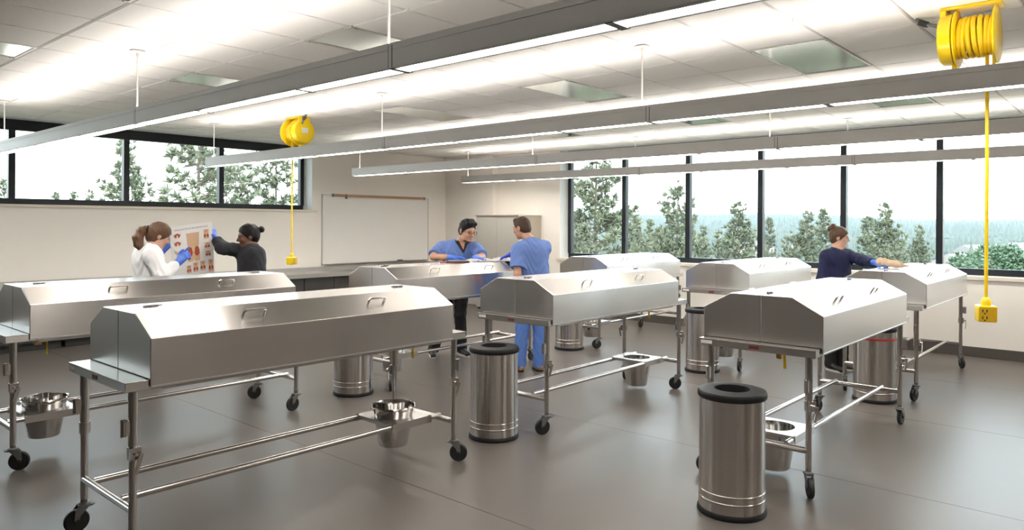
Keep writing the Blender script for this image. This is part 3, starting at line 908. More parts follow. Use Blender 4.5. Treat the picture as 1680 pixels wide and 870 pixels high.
def person(label, loc, J, o):
    """J: joints in the figure's frame; o: options"""
    root = thing('person', label, 'person', (*loc, 0), YAW - math.pi/2)
    K = o.get('k', 1.0); root.scale = (K, K, K); dz = H*(1 - K)/K
    J = {q: (v if q[:2] == 'an' else (v[0], v[1], v[2] + dz*(.5 if q[:2] == 'kn' else 1))) for q, v in J.items()}
    sc = o.get('head', 1.0)
    tf = unit(o['chest_dir']); tf = unit(A(tf[0], tf[1], 0))
    side = A(tf[1], -tf[0], 0)                       # the figure's right
    hip = A(*J['hip']); shL, shR = A(*J['shL']), A(*J['shR'])
    chest = (shL + shR)/2 + A(0, 0, -.10)
    belly = chest*.45 + hip*.55
    W = o.get('width', .165); fk = o.get('flat', 1.5)
    hipL, hipR = hip - side*.085, hip + side*.085
    hp, P, ax = head_prims(J['head'], o['face'], sc)
    neck = A(*J['neck'])
    hn = P(0, -.025, -.07)
    body = [cap(chest, belly, W*.95, W*.85, .05, (tf, fk)), cap(belly, hip, W*.85, W*.95, .05, (tf, fk)),
            cap(shL*.8 + shR*.2 + A(0, 0, -.02), shR*.8 + shL*.2 + A(0, 0, -.02), .062, k=.06), cap((shL + shR)/2 + A(0, 0, -.01), neck, .07, .06, .05), cap(neck, hn, .056*sc, .053*sc, .03)]
    for s_ in 'LR':
        sh, el, wr = A(*J['sh'+s_]), A(*J['el'+s_]), A(*J['wr'+s_])
        body += [cap(sh, el, .055, .042, .05), cap(el, el*.45 + wr*.55, .043, .036, .02), cap(el*.45 + wr*.55, wr, .036, .026, .02)]
        hd = o['hand'+s_]
        body += hand_prims(wr, hd['d'], hd['n'], hd['t'], hd.get('curl', .25), -.0015, hd.get('curls'))
    legs = []
    for s_, hq in (('L', hipL), ('R', hipR)):
        kn, an = A(*J['kn'+s_]), A(*J['an'+s_])
        legs += [cap(hq, kn, .085, .056, .05), cap(kn, an*.6 + kn*.4, .056, .045, .03), cap(an*.6 + kn*.4, an, .045, .034, .03)]
        fd = unit(o['foot'+s_])
        legs += [cap(an + A(0, 0, -.03), an*A(1, 1, 0) + A(0, 0, .035) + fd*.15, .034, .026, .03)]
    body += legs + hp
    blob('body', body, o['skin'], root, .0068)
    face_details(P, ax, sc, root, None, o['brow'], o['lips'])
    # ---- top garment
    g = o.get('ease', .018)
    hem = hip + A(0, 0, o.get('hem', -.16))
    collar = unit(A(tf[0]*.5, tf[1]*.5, .87)); cpt = neck + A(0, 0, o.get('collar', .0))
    top = [cap(chest + A(0, 0, .015), belly, W + g, W*.92 + g, .05, (tf, fk*.95)), cap(belly, hip, W*.92 + g, W + g*1.3, .05, (tf, fk*.95)),
           cap(hip, hem, W + g*1.3, W + g*1.4, .04, (tf, fk*.9), [(hem, A(0, 0, -1))]),
           cap(shL*.84 + shR*.16 + A(0, 0, -.012), shR*.84 + shL*.16 + A(0, 0, -.012), .066 + g*.5, k=.06),
           cap((shL + shR)/2 + A(0, 0, -.02), neck + A(0, 0, -.005), .085, .066, .05, None, [(cpt, collar)])]
    for s_ in 'LR':
        sh, el, wr = A(*J['sh'+s_]), A(*J['el'+s_]), A(*J['wr'+s_])
        f_ = o.get('sleeve'+s_, o['sleeve'])
        if f_ <= 1:
            e_ = sh + (el - sh)*f_; dn = unit(el - sh)
            top.append(cap(sh + (el - sh)*.03, e_ + dn*.05, .066 + g*.6, .064 + g*1.1, .06, None, [(e_, dn)]))
        else:
            dn = unit(wr - el); e_ = el + (wr - el)*(f_ - 1)
            top += [cap(sh, el, .060 + g*.6, .050 + g*.6, .05), cap(el, e_ + dn*.04, .050 + g*.6, .036 + g*.6, .03, None, [(e_, dn)])]
    shirt = blob('shirt', top, o['top'], root, .0075, o.get('wrinkle', .0028), o.get('seed', 1))
    # ---- trousers
    pr = []
    for s_, hq in (('L', hipL), ('R', hipR)):
        kn, an = A(*J['kn'+s_]), A(*J['an'+s_])
        e_ = an + A(0, 0, o.get('cuff', -.03)); pw = o.get('leg', 1.0)
        pr += [cap(hq, kn, .105*pw, .078*pw, .025), cap(kn, e_, .078*pw, .074*pw, .02, None, [(e_ + A(0, 0, -.012), A(0, 0, -1))])]
    pr += [cap(hip + A(0, 0, .06), hip, W*.93, W*1.0, .04, (tf, fk*.95), [(hip + A(0, 0, .1), A(0, 0, 1))])]
    blob('trousers', pr, o['pants'], root, .010, o.get('wrinkle', .0028)*1.2, o.get('seed', 1) + 3)
    # ---- shoes
    for s_ in 'LR':
        an = A(*J['an'+s_]); fd = unit(o['foot'+s_]); b0 = A(an[0], an[1], 0)
        sh_ = blob('shoe', [cap(b0 - fd*.035 + A(0, 0, .048), b0 + fd*.03 + A(0, 0, .062), .042, .042, .03), cap(b0 + fd*.02 + A(0, 0, .045), b0 + fd*.175 + A(0, 0, .032), .043, .036, .03)] +
                   [cap(b0 + A(0, 0, .06), b0 + A(0, 0, .10), .044, .046, .02)], o['shoe'], root, .007)
        sn = A(-fd[1], fd[0], 0)
        sole = MB()
        ring = []
        for q in range(20):
            an_ = 2*math.pi*q/20
            ring.append(b0 + fd*(.070 + .142*math.cos(an_)) + sn*(.050 - .006*math.cos(an_))*math.sin(an_))
        sole.prism([(p[0], p[1]) for p in ring], .001, .022, 'z')
        sole.build('sole', o['sole'], sh_)
    # ---- gloves
    for s_ in 'LR':
        if not o.get('gloves', ''): break
        if s_ not in o['gloves']: continue
        el, wr = A(*J['el'+s_]), A(*J['wr'+s_]); hd = o['hand'+s_]; dn = unit(el - wr)
        e_ = wr + dn*.055
        gp = hand_prims(wr, hd['d'], hd['n'], hd['t'], hd.get('curl', .25), .0022, hd.get('curls'))
        gp.append(cap(wr, e_ + dn*.04, .031, .036, .015, None, [(e_, dn)]))
        blob('glove', gp, M['glove'] if s_ not in o.get('dark_glove', '') else M['glove_dark'], root, .0042)
    return root, P, ax, shirt

def skin(name, c, c2): return mat(name, c, .5, 0, c2, 14, sub=.08, bump=.03, bscale=90)
M['skin_a'] = skin('skin_fair', (.56, .33, .23), (.62, .38, .28))
M['skin_b'] = skin('skin_tan', (.50, .27, .17), (.56, .32, .22))
M['skin_c'] = skin('skin_brown', (.13, .060, .035), (.17, .082, .050))
M['lips_a'] = mat('lips_rose', (.42, .16, .14), .4, 0, (.46, .19, .17), 30)
M['lips_c'] = mat('lips_brown', (.24, .10, .08), .4, 0, (.28, .12, .10), 30)
M['eye'] = mat('dark_eye', (.03, .022, .018), .2, 0, (.05, .035, .03), 40)
M['hair_brown'] = mat('brown_hair', (.060, .025, .011), .5, 0, (.15, .068, .028), 22, (4, 4, .8), bump=.5, bscale=40)
M['hair_short'] = mat('short_brown_hair', (.040, .018, .009), .6, 0, (.085, .040, .020), 60, bump=.4, bscale=120)
M['hair_black'] = mat('black_hair', (.004, .0035, .0035), .5, 0, (.009, .008, .008), 50, spec=.25, bump=.4, bscale=90)
M['hair_bun'] = mat('light_brown_hair', (.050, .022, .011), .5, 0, (.12, .056, .026), 26, (3, 3, 1), bump=.5, bscale=50)
M['scrub_blue'] = mat('blue_scrub_cloth', (.115, .195, .47), .85, 0, (.14, .23, .53), 9, bump=.15, bscale=300)
M['scrub_trouser'] = mat('blue_scrub_trouser', (.10, .22, .62), .8, 0, (.13, .26, .68), 9, bump=.15, bscale=300)
M['coat'] = mat('white_lab_coat', (.80, .81, .83), .75, 0, (.84, .85, .86), 8)
M['charcoal'] = mat('charcoal_jacket', (.016, .018, .024), .8, 0, (.026, .028, .036), 12)
M['navy'] = mat('navy_top', (.006, .010, .050), .8, 0, (.012, .017, .070), 12)
M['black_cloth'] = mat('black_trousers', (.007, .007, .008), .8, 0, (.013, .013, .014), 12)
M['red_cloth'] = mat('red_undershirt', (.34, .022, .035), .8, 0, (.40, .03, .045), 20)
M['glove'] = mat('blue_nitrile_glove', (.055, .15, .62), .42, 0, (.075, .19, .70), 20, bump=.1, bscale=90)
M['glove_dark'] = mat('royal_blue_glove', (.015, .030, .50), .4, 0, (.025, .045, .58), 20, bump=.1, bscale=90)
M['shoe_black'] = mat('black_shoe', (.010, .010, .012), .4, 0, (.02, .02, .022), 30)
M['sole_white'] = mat('pale_sole', (.62, .60, .56), .6, 0, (.68, .66, .62), 30)
M['sole_black'] = mat('black_sole', (.02, .02, .02), .6, 0, (.03, .03, .03), 30)
M['shoe_tan'] = mat('tan_shoe', (.42, .25, .13), .6, 0, (.5, .31, .17), 30)

def hair_cap(P, ax, sc, grow=.010, thr=.020, nape=-.06, drop=0.0):
    s, f, u = ax
    c = P(0, 0, 0)
    n1 = unit(f*.75 - u*.66)
    return [ell(P(0, -.014, .030), np.array((.078 + grow*.7, .099 + grow, .095 + grow))*sc, ax, .012, cuts=[(c + n1*thr*sc, n1), (c + u*nape*sc, -u)]),
            ell(P(0, -.05, -.015 + drop), np.array((.070 + grow*.6, .058 + grow, .068))*sc, ax, .02, cuts=[(c + f*-.022*sc, f), (c + u*(nape - .01)*sc, -u)])]

# ---- woman in a white lab coat, holding and pointing at the chart
p1, P, ax, sh = person('woman in a white lab coat with a brown ponytail pointing at the chart', (3.189, 7.723),
    dict(head=(.022, .02, 1.545), neck=(-.015, -.01, 1.43), shL=(-.165, .09, 1.375), shR=(.055, -.145, 1.375), elL=(-.20, .26, 1.17), elR=(.155, -.19, 1.175),
         wrL=(-.045, .22, 1.395), wrR=(.225, -.02, 1.300), hip=(-.05, -.02, .93), knL=(-.12, .05, .5), knR=(.02, -.05, .5), anL=(-.13, .06, .085), anR=(.03, -.06, .085)),
    dict(k=1.11, face=(.72, .55, -.42), chest_dir=(.62, .78, 0), head=.96, width=.15, skin=M['skin_a'], brow=M['hair_brown'], lips=M['lips_a'], top=M['coat'], pants=M['black_cloth'],
         shoe=M['shoe_black'], sole=M['sole_white'], sleeve=1.82, ease=.026, hem=-.42, collar=.012, wrinkle=.0035, gloves='LR', seed=2,
         handL=dict(d=(.62, .10, .75), n=(.3, .9, -.2), t=(-.6, .1, .6), curl=.30), handR=dict(d=(.65, .25, .75), n=(-.3, .9, -.2), t=(-.6, .1, .6), curls=(.05, .75, .8, .85)),
         footL=(.5, .85, 0), footR=(.6, .8, 0)))
s_, f_, u_ = ax
hp = [ell(P(0, -.012, .032), (.086, .106, .100), ax, .012, cuts=[(P(0, 0, 0) + unit(f_*.8 - u_*.6)*.040, unit(f_*.8 - u_*.6))]),
      ell(P(0, -.045, -.02), (.076, .066, .075), ax, .02, cuts=[(P(0, -.012, 0), f_)]),
      cap(P(0, -.10, .02), P(0, -.135, .012), .026, .03, .02)]
blob('hair', hp, M['hair_brown'], p1, .006, .002, 4)
tail0 = P(0, -.14, .015)
tl = [tail0, tail0 + A(-.025, -.03, -.03), tail0 + A(-.040, -.05, -.09), tail0 + A(-.034, -.055, -.15), tail0 + A(-.010, -.05, -.20)]
blob('ponytail', [cap(tl[i], tl[i+1], r0, r1, .03) for i, (r0, r1) in enumerate(((.028, .036), (.036, .042), (.042, .036), (.036, .016)))], M['hair_brown'], p1, .006, .004, 9)
MB().tube([Vector(P(.030*math.cos(a), -.128, .014 + .030*math.sin(a))) for a in [2*math.pi*k/14 for k in range(15)]], .009, 6, caps=False).build('hair_tie', M['hair_black'], p1)

# ---- woman in charcoal, holding up the chart's corner
p2, P, ax, sh = person('woman in a charcoal jacket with a black hair bun holding up the chart', (4.182, 7.654),
    dict(head=(-.005, 0, 1.535), neck=(.022, .0, 1.425), shL=(.125, -.11, 1.365), shR=(-.07, .09, 1.385), elL=(.17, -.15, 1.10), elR=(-.215, -.12, 1.425),
         wrL=(.07, -.30, .95), wrR=(-.318, -.03, 1.515), hip=(.035, .0, .92), knL=(.09, -.05, .5), knR=(-.03, .04, .5), anL=(.10, -.05, .085), anR=(-.03, .06, .085)),
    dict(k=1.14, face=(-.86, -.50, -.16), chest_dir=(-.75, -.66, 0), head=.95, width=.155, skin=M['skin_c'], brow=M['hair_black'], lips=M['lips_c'], top=M['charcoal'], pants=M['black_cloth'],
         shoe=M['shoe_black'], sole=M['sole_white'], sleeve=1.85, sleeveR=1.8, ease=.020, hem=-.2, collar=-.012, wrinkle=.0025, gloves='R', seed=5,
         handL=dict(d=(-.3, -.8, -.4), n=(-.9, .3, 0), t=(.2, 0, .9), curl=.4), handR=dict(d=(-.35, .1, .93), n=(-.95, .2, 0), t=(-.2, -.9, .1), curl=.20),
         footL=(-.7, -.7, 0), footR=(-.8, -.5, 0)))
s_, f_, u_ = ax
blob('hair', [ell(P(0, -.016, .034), (.084, .104, .098), ax, .012, cuts=[(P(0, 0, 0) + unit(f_*.8 - u_*.6)*.026, unit(f_*.8 - u_*.6))]),
              ell(P(0, -.05, -.015), (.072, .060, .066), ax, .02, cuts=[(P(0, -.02, 0), f_)])], M['hair_black'], p2, .006, .0015, 1)
blob('hair_bun', [ell(P(0, -.145, .052), (.033, .030, .034), ax, .01), cap(P(0, -.10, .04), P(0, -.135, .05), .018, .018, .015)], M['hair_black'], p2, .005, .002, 2)
nk = A(.022, .0, 1.425 + H*(1 - 1.14)/1.14)
MB().tube([Vector(nk + A(.082*math.cos(a), .074*math.sin(a), -.012 + .014*math.cos(a))) for a in [2*math.pi*k/24 for k in range(25)]], .011, 8, caps=False).build('undershirt_collar', M['red_cloth'], p2)

# ---- man with glasses leaning over the books
p3, P, ax, sh = person('man with dark hair, beard and glasses in blue scrubs leaning over the books', (6.475, 6.620),
    dict(head=(.135, -.36, 1.585), neck=(.05, -.22, 1.440), shL=(.235, -.20, 1.365), shR=(-.20, -.12, 1.375), elL=(.315, -.36, 1.265), elR=(-.285, -.30, 1.262),
         wrL=(.235, -.53, 1.262), wrR=(-.045, -.44, 1.262), hip=(-.03, .10, .93), knL=(.025, .03, .50), knR=(-.20, .02, .50), anL=(.045, .02, .085), anR=(-.31, -.06, .085)),
    dict(face=(.60, -.74, -.30), chest_dir=(.30, -.95, 0), head=1.12, width=.185, flat=1.45, skin=M['skin_b'], brow=M['hair_black'], lips=M['lips_a'], top=M['scrub_blue'], pants=M['black_cloth'],
         shoe=M['shoe_black'], sole=M['sole_white'], sleeve=.86, ease=.020, hem=-.16, collar=-.02, gloves='LR', seed=7, leg=.95,
         handL=dict(d=(.80, -.55, -.02), n=(0, -.1, -1), t=(-.5, -.8, 0), curl=.12), handR=dict(d=(1, -.12, .0), n=(0, -.1, -1), t=(.1, -1, 0), curl=.14),
         footL=(.5, -.85, 0), footR=(.15, -1, 0)))
blob('hair', hair_cap(P, ax, 1.12, .006, .020, -.055) + [cap(P(-.045, .060, .098), P(.045, .058, .100), .024, .022, .03), cap(P(-.03, .02, .118), P(.03, .02, .118), .026, .026, .03), cap(P(-.078, .012, .02), P(-.076, .014, -.02), .009, .006, .01), cap(P(.078, .012, .02), P(.076, .014, -.02), .009, .006, .01)], M['hair_black'], p3, .005, .0022, 3)
s_, f_, u_ = ax
blob('beard', [ell(P(0, .026, -.062), np.array((.0605, .062, .062))*1.12, ax, .01, cuts=[(P(0, 0, -.068), u_*.92 + f_*.38), (P(0, -.01, 0), -f_)]),
               ell(P(0, .057, -.100), np.array((.0275, .0255, .022))*1.12, ax, .015), cap(P(-.022, .086, -.047), P(.022, .086, -.047), .006, k=.004)], M['hair_short'], p3, .0045)
gl = MB()
for q in (-1, 1):
    c = P(q*.032, .108, .004)
    gl.tube([Vector(c + s_*(.026*math.cos(a)) + u_*(.017*math.sin(a)) - f_*(.004*abs(math.cos(a)))) for a in [2*math.pi*k/18 for k in range(19)]], .0026, 6, caps=False)
    gl.tube([Vector(P(q*.058, .100, .008)), Vector(P(q*.078, .05, .010)), Vector(P(q*.082, -.010, .008))], .003, 6)
gl.tube([Vector(P(-.008, .112, .008)), Vector(P(.008, .112, .008))], .0028, 6)
g_ = gl.build('glasses', M['shoe_black'], p3)
nk = A(.05, -.22, 1.440); td = unit(A(.30, -.95, 0)); ts = A(td[1], -td[0], 0)
blob('undershirt', [cap(nk + td*.060 + ts*.055 + A(0, 0, -.0), nk + td*.118 + A(0, 0, -.115), .020, .011, .012), cap(nk + td*.060 - ts*.055 + A(0, 0, -.0), nk + td*.118 + A(0, 0, -.115), .020, .011, .012),
                    cap(nk + ts*.062 - td*.03 + A(0, 0, .018), nk + td*.060 + ts*.055, .018, .020, .015), cap(nk - ts*.062 - td*.03 + A(0, 0, .018), nk + td*.060 - ts*.055, .018, .020, .015),
                    cap(nk - ts*.05 - td*.05 + A(0, 0, .022), nk + ts*.05 - td*.05 + A(0, 0, .022), .018, .018, .015)], M['black_cloth'], p3, .006)
blob('neck_opening', [cap(nk + td*.070 + A(0, 0, -.0), nk + td*.105 + A(0, 0, -.075), .036, .010, .01)], M['skin_b'], p3, .006)

# ---- man seen from behind
p4, P, ax, sh = person('man with short brown hair in blue scrubs seen from behind, reaching to the books', (6.340, 5.330),
    dict(head=(-.085, .12, 1.625), neck=(.010, .06, 1.480), shL=(-.130, -.11, 1.385), shR=(.185, .09, 1.405), elL=(-.135, -.20, 1.110), elR=(.06, .36, 1.26),
         wrL=(-.105, -.06, .89), wrR=(-.205, .46, 1.305), hip=(.045, -.02, .93), knL=(-.075, -.02, .50), knR=(.125, .0, .50), anL=(-.105, -.05, .085), anR=(.125, -.02, .085)),
    dict(face=(-.80, .55, -.20), chest_dir=(-.42, .90, 0), head=1.02, width=.180, flat=1.32, skin=M['skin_b'], brow=M['hair_short'], lips=M['lips_a'], top=M['scrub_blue'], pants=M['scrub_trouser'],
         shoe=M['shoe_tan'], sole=M['sole_black'], sleeve=.74, ease=.022, hem=-.20, collar=-.005, gloves='R', dark_glove='R', seed=11, leg=.98, wrinkle=.0040, cuff=-.025,
         handL=dict(d=(0, .25, -.95), n=(.9, .3, 0), t=(0, .9, .2), curl=.35), handR=dict(d=(-.93, .12, -.33), n=(-.3, .1, -.9), t=(-.1, .9, 0), curl=.16),
         footL=(-.45, .85, 0), footR=(-.3, .95, 0)))
blob('hair', hair_cap(P, ax, 1.02, .005, .018, -.06) + [cap(P(-.04, .05, .095), P(.04, .05, .096), .022, .022, .03)], M['hair_short'], p4, .005, .0018, 5)

# ---- woman in navy reaching over the far right table
p5, P, ax, sh = person('woman in a navy long-sleeved top with hair in a bun, by the right windows', (8.820, 2.740),
    dict(head=(.020, 0, 1.535), neck=(.0, 0, 1.405), shL=(.130, .03, 1.325), shR=(-.155, -.05, 1.320), elL=(.180, -.24, 1.280), elR=(-.205, -.06, 1.05),
         wrL=(.190, -.48, 1.270), wrR=(-.16, -.20, .86), hip=(-.02, .0, .90), knL=(.06, .0, .48), knR=(-.09, .0, .48), anL=(.06, .0, .085), anR=(-.09, -.04, .085)),
    dict(face=(.87, -.48, -.12), chest_dir=(.20, -.98, 0), head=.96, width=.155, skin=M['skin_a'], brow=M['hair_bun'], lips=M['lips_a'], top=M['navy'], pants=M['black_cloth'],
         shoe=M['shoe_black'], sole=M['sole_white'], sleeve=1.86, ease=.018, hem=-.14, collar=.004, gloves='L', seed=13, leg=.9,
         handL=dict(d=(.42, -.72, -.10), n=(0, -.1, -1), t=(-.8, -.4, 0), curl=.30), handR=dict(d=(.2, -.5, -.8), n=(.8, .2, 0), t=(0, -.8, .4), curl=.35),
         footL=(.7, -.7, 0), footR=(.3, -.95, 0)))
s_, f_, u_ = ax
blob('hair', [ell(P(0, -.014, .034), (.085, .106, .098), ax, .012, cuts=[(P(0, 0, 0) + unit(f_*.8 - u_*.6)*.034, unit(f_*.8 - u_*.6))]),
              ell(P(0, -.052, -.018), (.074, .060, .070), ax, .02, cuts=[(P(0, -.02, 0), f_)])], M['hair_bun'], p5, .006, .002, 6)
blob('hair_bun', [ell(P(0, -.085, .120), (.040, .038, .036), ax, .01), ell(P(0, -.110, .085), (.036, .032, .036), ax, .02)], M['hair_bun'], p5, .005, .004, 8)
# crumpled tan cloth in her hand
tcl = A(.245, -.58, 1.262)
o = blob('cleaning_cloth', [cap(tcl + A(-.03, .03, .02), tcl + A(.10, -.11, .0), .046, .034, .03), cap(tcl + A(.0, .05, -.01), tcl + A(.12, -.05, -.012), .022, .018, .03),
                            cap(tcl + A(.08, -.09, -.005), tcl + A(.17, -.16, -.016), .024, .010, .03)],
         mat('tan_cloth', (.52, .38, .26), .85, 0, (.62, .47, .34), 14, bump=.3, bscale=60), None, .006, .004, 3)
o.location = (8.820, 2.740, 0); o.rotation_euler = (0, 0, YAW - math.pi/2)
tag(o, 'crumpled tan cloth in the gloved hand of the woman in navy', 'cloth')

# ================================================================== the anatomy chart
PF, PRt = FWD, RGT
TL = FWD*7.66 + RGT*(-3.613); TR = FWD*8.10 + RGT*(-3.352)
pdir = (TR - TL); prz = math.atan2(pdir.y, pdir.x)
PW, PH = .52, .70
t = thing('anatomy_chart', 'printed anatomy chart of pelvis muscles held up between the two women', 'poster', (TL.x, TL.y, 1.618), prz)
t.rotation_euler = (math.radians(4), math.radians(-7), prz)
M['paper'] = mat('chart_paper', (.80, .79, .77), .55, 0, (.83, .82, .80), 6)
M['p_skin'] = mat('print_flesh', (.62, .36, .22), .6, 0, (.74, .50, .34), 60)
M['p_red'] = mat('print_muscle', (.33, .04, .025), .6, 0, (.46, .09, .05), 80)
M['p_bone'] = mat('print_bone', (.62, .44, .20), .6, 0, (.72, .56, .32), 80)
bow = MB()
nb = 10
V = []
for k in range(nb + 1):
    x = PW*k/nb; yb = .010*math.sin(math.pi*k/nb)
    V += [(x, yb, 0), (x, yb, -PH), (x, yb + .0012, 0), (x, yb + .0012, -PH)]
Fc = []
for k in range(nb):
    a, b = 4*k, 4*k + 4
    Fc += [(a, a+1, b+1, b), (a+2, b+2, b+3, a+3), (a, b, b+2, a+2), (a+1, a+3, b+3, b+1)]
Fc += [(0, 2, 3, 1), (4*nb, 4*nb+1, 4*nb+3, 4*nb+2)]
bow.add(V, Fc, True).build('sheet', M['paper'], t)
def surf(u, v, lift=.0010): x = PW*u; return (x, .010*math.sin(math.pi*u) - lift, -PH*v)
def printed(name, polys, m, lift):
    mb = MB()
    for poly in polys:
        mb.add([surf(u, v, lift) for u, v in poly], [tuple(range(len(poly)))])
    me = bpy.data.meshes.new(name); me.from_pydata(mb.v, [], mb.f); me.materials.append(m)
    return put(name, me, t)
def el2(cu, cv, ru, rv, n=14): return [(cu + ru*math.cos(2*math.pi*k/n), cv + rv*math.sin(2*math.pi*k/n)) for k in range(n)]
def torso(cu, cv, w, h, legs=False):
    sh_ = [(-.5, -.5), (.5, -.5), (.44, -.1), (.40, .02), (.5, .25), (.46, .5), (.06, .5), (0, .38), (-.06, .5), (-.46, .5), (-.5, .25), (-.40, .02), (-.44, -.1)]
    return [(cu + x*w, cv + y*h) for x, y in sh_]
def figure(cu, cv, w, h):
    printed('printed_figure', [torso(cu, cv, w, h)], M['p_skin'], .0010)
    printed('printed_muscle', [el2(cu - .26*w, cv + .16*h, .20*w, .17*h), el2(cu + .26*w, cv + .16*h, .20*w, .17*h), el2(cu, cv - .28*h, .09*w, .16*h)], M['p_red'], .0016)
    printed('printed_bone', [el2(cu, cv + .08*h, .11*w, .12*h), el2(cu, cv - .05*h, .05*w, .25*h, 10)], M['p_bone'], .0022)
def pelvis(cu, cv, w, h, red):
    printed('printed_figure', [[(cu - .5*w, cv - .5*h), (cu - .36*w, cv - .28*h), (cu, cv - .12*h), (cu + .36*w, cv - .28*h), (cu + .5*w, cv - .5*h), (cu + .42*w, cv + .1*h), (cu + .2*w, cv + .5*h), (cu, cv + .3*h), (cu - .2*w, cv + .5*h), (cu - .42*w, cv + .1*h)]], M['p_bone'], .0010)
    if red: printed('printed_muscle', [el2(cu - .2*w, cv - .05*h, .16*w, .3*h), el2(cu + .2*w, cv - .05*h, .16*w, .3*h), el2(cu, cv - .3*h, .2*w, .16*h)], M['p_red'], .0016)
    printed('printed_bone', [el2(cu, cv + .05*h, .07*w, .22*h)], M['paper'], .0022)
figure(.53, .36, .31, .45)
for q in range(5):
    printed('printed_rib', [[(.53 + sx*(.03 + .018*k), .165 + .032*q + .004*k*k*.4 + dv) for k, dv in [(k, 0) for k in range(6)] + [(k, .007) for k in range(5, -1, -1)]] for sx in (-1, 1)], M['p_bone'], .0026)
for k, v in enumerate((.155, .28, .405, .53)): pelvis(.165, v, .19, .085, k != 2)
for u, v, w, h in ((.85, .185, .13, .15), (.86, .365, .13, .09), (.87, .50, .13, .085), (.40, .70, .11, .12), (.56, .685, .12, .15), (.73, .68, .13, .15), (.92, .70, .12, .20),
                   (.38, .87, .11, .09), (.55, .87, .12, .09), (.73, .86, .12, .09)): figure(u, v, w, h)
fc = bpy.data.curves.new('chart_title', 'FONT'); fc.body = 'MUSCLES OF PELVIS, HIP AND BUTTOCK'; fc.size = .0228; fc.align_x = 'CENTER'; fc.materials.append(M['ink'])
fo = bpy.data.objects.new('chart_title_text', fc); COL.objects.link(fo)
bpy.context.view_layer.update()
tme = bpy.data.meshes.new_from_object(fo.evaluated_get(bpy.context.evaluated_depsgraph_get()))
bpy.data.objects.remove(fo)
tx = np.array([v.co[:] for v in tme.vertices])
for v in tme.vertices:
    u = .5 + v.co.x/PW
    v.co = Vector((PW*u, .010*math.sin(math.pi*u) - .0012, -.052 + v.co.y))
if not tme.materials: tme.materials.append(M['ink'])
put('chart_title', tme, t)

# ================================================================== books on the table between the men
M['page'] = mat('book_page', (.80, .79, .77), .6, 0, (.83, .82, .80), 20)
M['page_tint'] = mat('printed_page', (.70, .55, .46), .6, 0, (.80, .72, .66), 18)
M['book_black'] = mat('black_binder', (.012, .012, .014), .4, 0, (.02, .02, .022), 20)
M['book_red'] = mat('red_folder', (.30, .02, .02), .45, 0, (.36, .03, .03), 20)
def open_book(label, x, y, rz, w, d, hgt, cover):
    t = thing('open_book', label, 'book', (x, y, CTOP), rz, 'open books on the table')
    bevel(MB().box(-w, w, -d/2, d/2, .001, .005).build('book_cover', cover, t), .002)
    for s in (-1, 1):
        prof = [(0.004*s, .005)] + [(s*w*.97*k/8, .005 + hgt*math.sin(math.pi*min(1, (k + .6)/8.6)**.6)*(1 - .35*k/8) + .003) for k in range(0, 9)] + [(s*w*.97, .005)]
        if s < 0: prof = prof[::-1]
        o = MB().prism(prof, -d/2 + .006, d/2 - .006, 'y').build('page_block', M['page'], t)
        pic = MB()
        pts = [(s*w*.97*k/8, .005 + hgt*math.sin(math.pi*min(1, (k + .6)/8.6)**.6)*(1 - .35*k/8) + .0036) for k in range(2, 7)]
        V = []
        for px_, pz in pts: V += [(px_, -d*.25, pz), (px_, d*.22, pz)]
        pic.add(V, [(2*k, 2*k+2, 2*k+3, 2*k+1) for k in range(len(pts) - 1)])
        pic.build('printed_plate', M['page_tint'], o)
    return t
open_book('large open book under the gloved hands of the man with glasses', 6.28, 6.05, math.radians(-42), .20, .26, .030, M['book_black'])
open_book('open book with curling pages beside the man seen from behind', 6.53, 5.93, math.radians(-60), .15, .20, .036, M['book_black'])
t = thing('binder', 'flat black binder with red edge at the left of the open books', 'binder', (5.86, 6.06, CTOP), math.radians(-40))
bevel(MB().box(-.16, .16, -.115, .115, .001, .008).build('binder_cover', M['book_red'], t), .002)
bevel(MB().box(-.10, .17, -.12, .10, .0085, .020).build('black_case', M['book_black'], t), .004)
MB().box(-.06, .12, .0, .09, .0205, .026).build('loose_tools', M['alu'], t)
o = tag(MB().box(-.10, .10, -.14, .14, .001, .004).build('paper_sheet', M['page'], None, (6.02, 6.06, CTOP), math.radians(-35)), 'loose white paper between binder and open book', 'paper')

# ================================================================== outside
def at(px, w, z): p = FWD*w + RGT*((px - 840)*w/FPX); return (p.x, p.y, z)
def ztop(py, w): return H + (HORIZON - py)*w/FPX
def ground(r, a):
    """height of the land at range r and bearing a (radians right of the camera axis)"""
    if r < 60: z = -9
    elif r < 320: z = -9 - 17*((r - 60)/260)
    elif r < 800: z = -26 + 12*((r - 320)/480)
    else: z = -14 + (15 + 5*math.sin(a*7) + 3*math.sin(a*19 + 1) + 30*max(0, .30 - a)**1.2) * min(1, (r - 800)/600)**.8
    return z + .8*math.sin(r*.05 + a*9)*min(1, r/200)
M['needles'] = mat('pine_needles', (.060, .082, .056), .7, 0, (.190, .200, .120), 1.6, detail=4)
M['needles2'] = mat('pine_needles_yellowish', (.080, .105, .040), .7, 0, (.20, .20, .08), .8, detail=4)
M['bark'] = mat('pine_bark', (.10, .075, .06), .9, 0, (.17, .13, .10), 6, bump=.6)
M['leaf'] = mat('broadleaf', (.030, .062, .030), .6, 0, (.065, .115, .05), 2)
M['land'] = mat('dry_land', (.17, .17, .09), .9, 0, (.30, .27, .17), .02, detail=6)
M['far_forest'] = mat('far_forest', (.035, .055, .045), .8, 0, (.085, .105, .07), .03, detail=4)
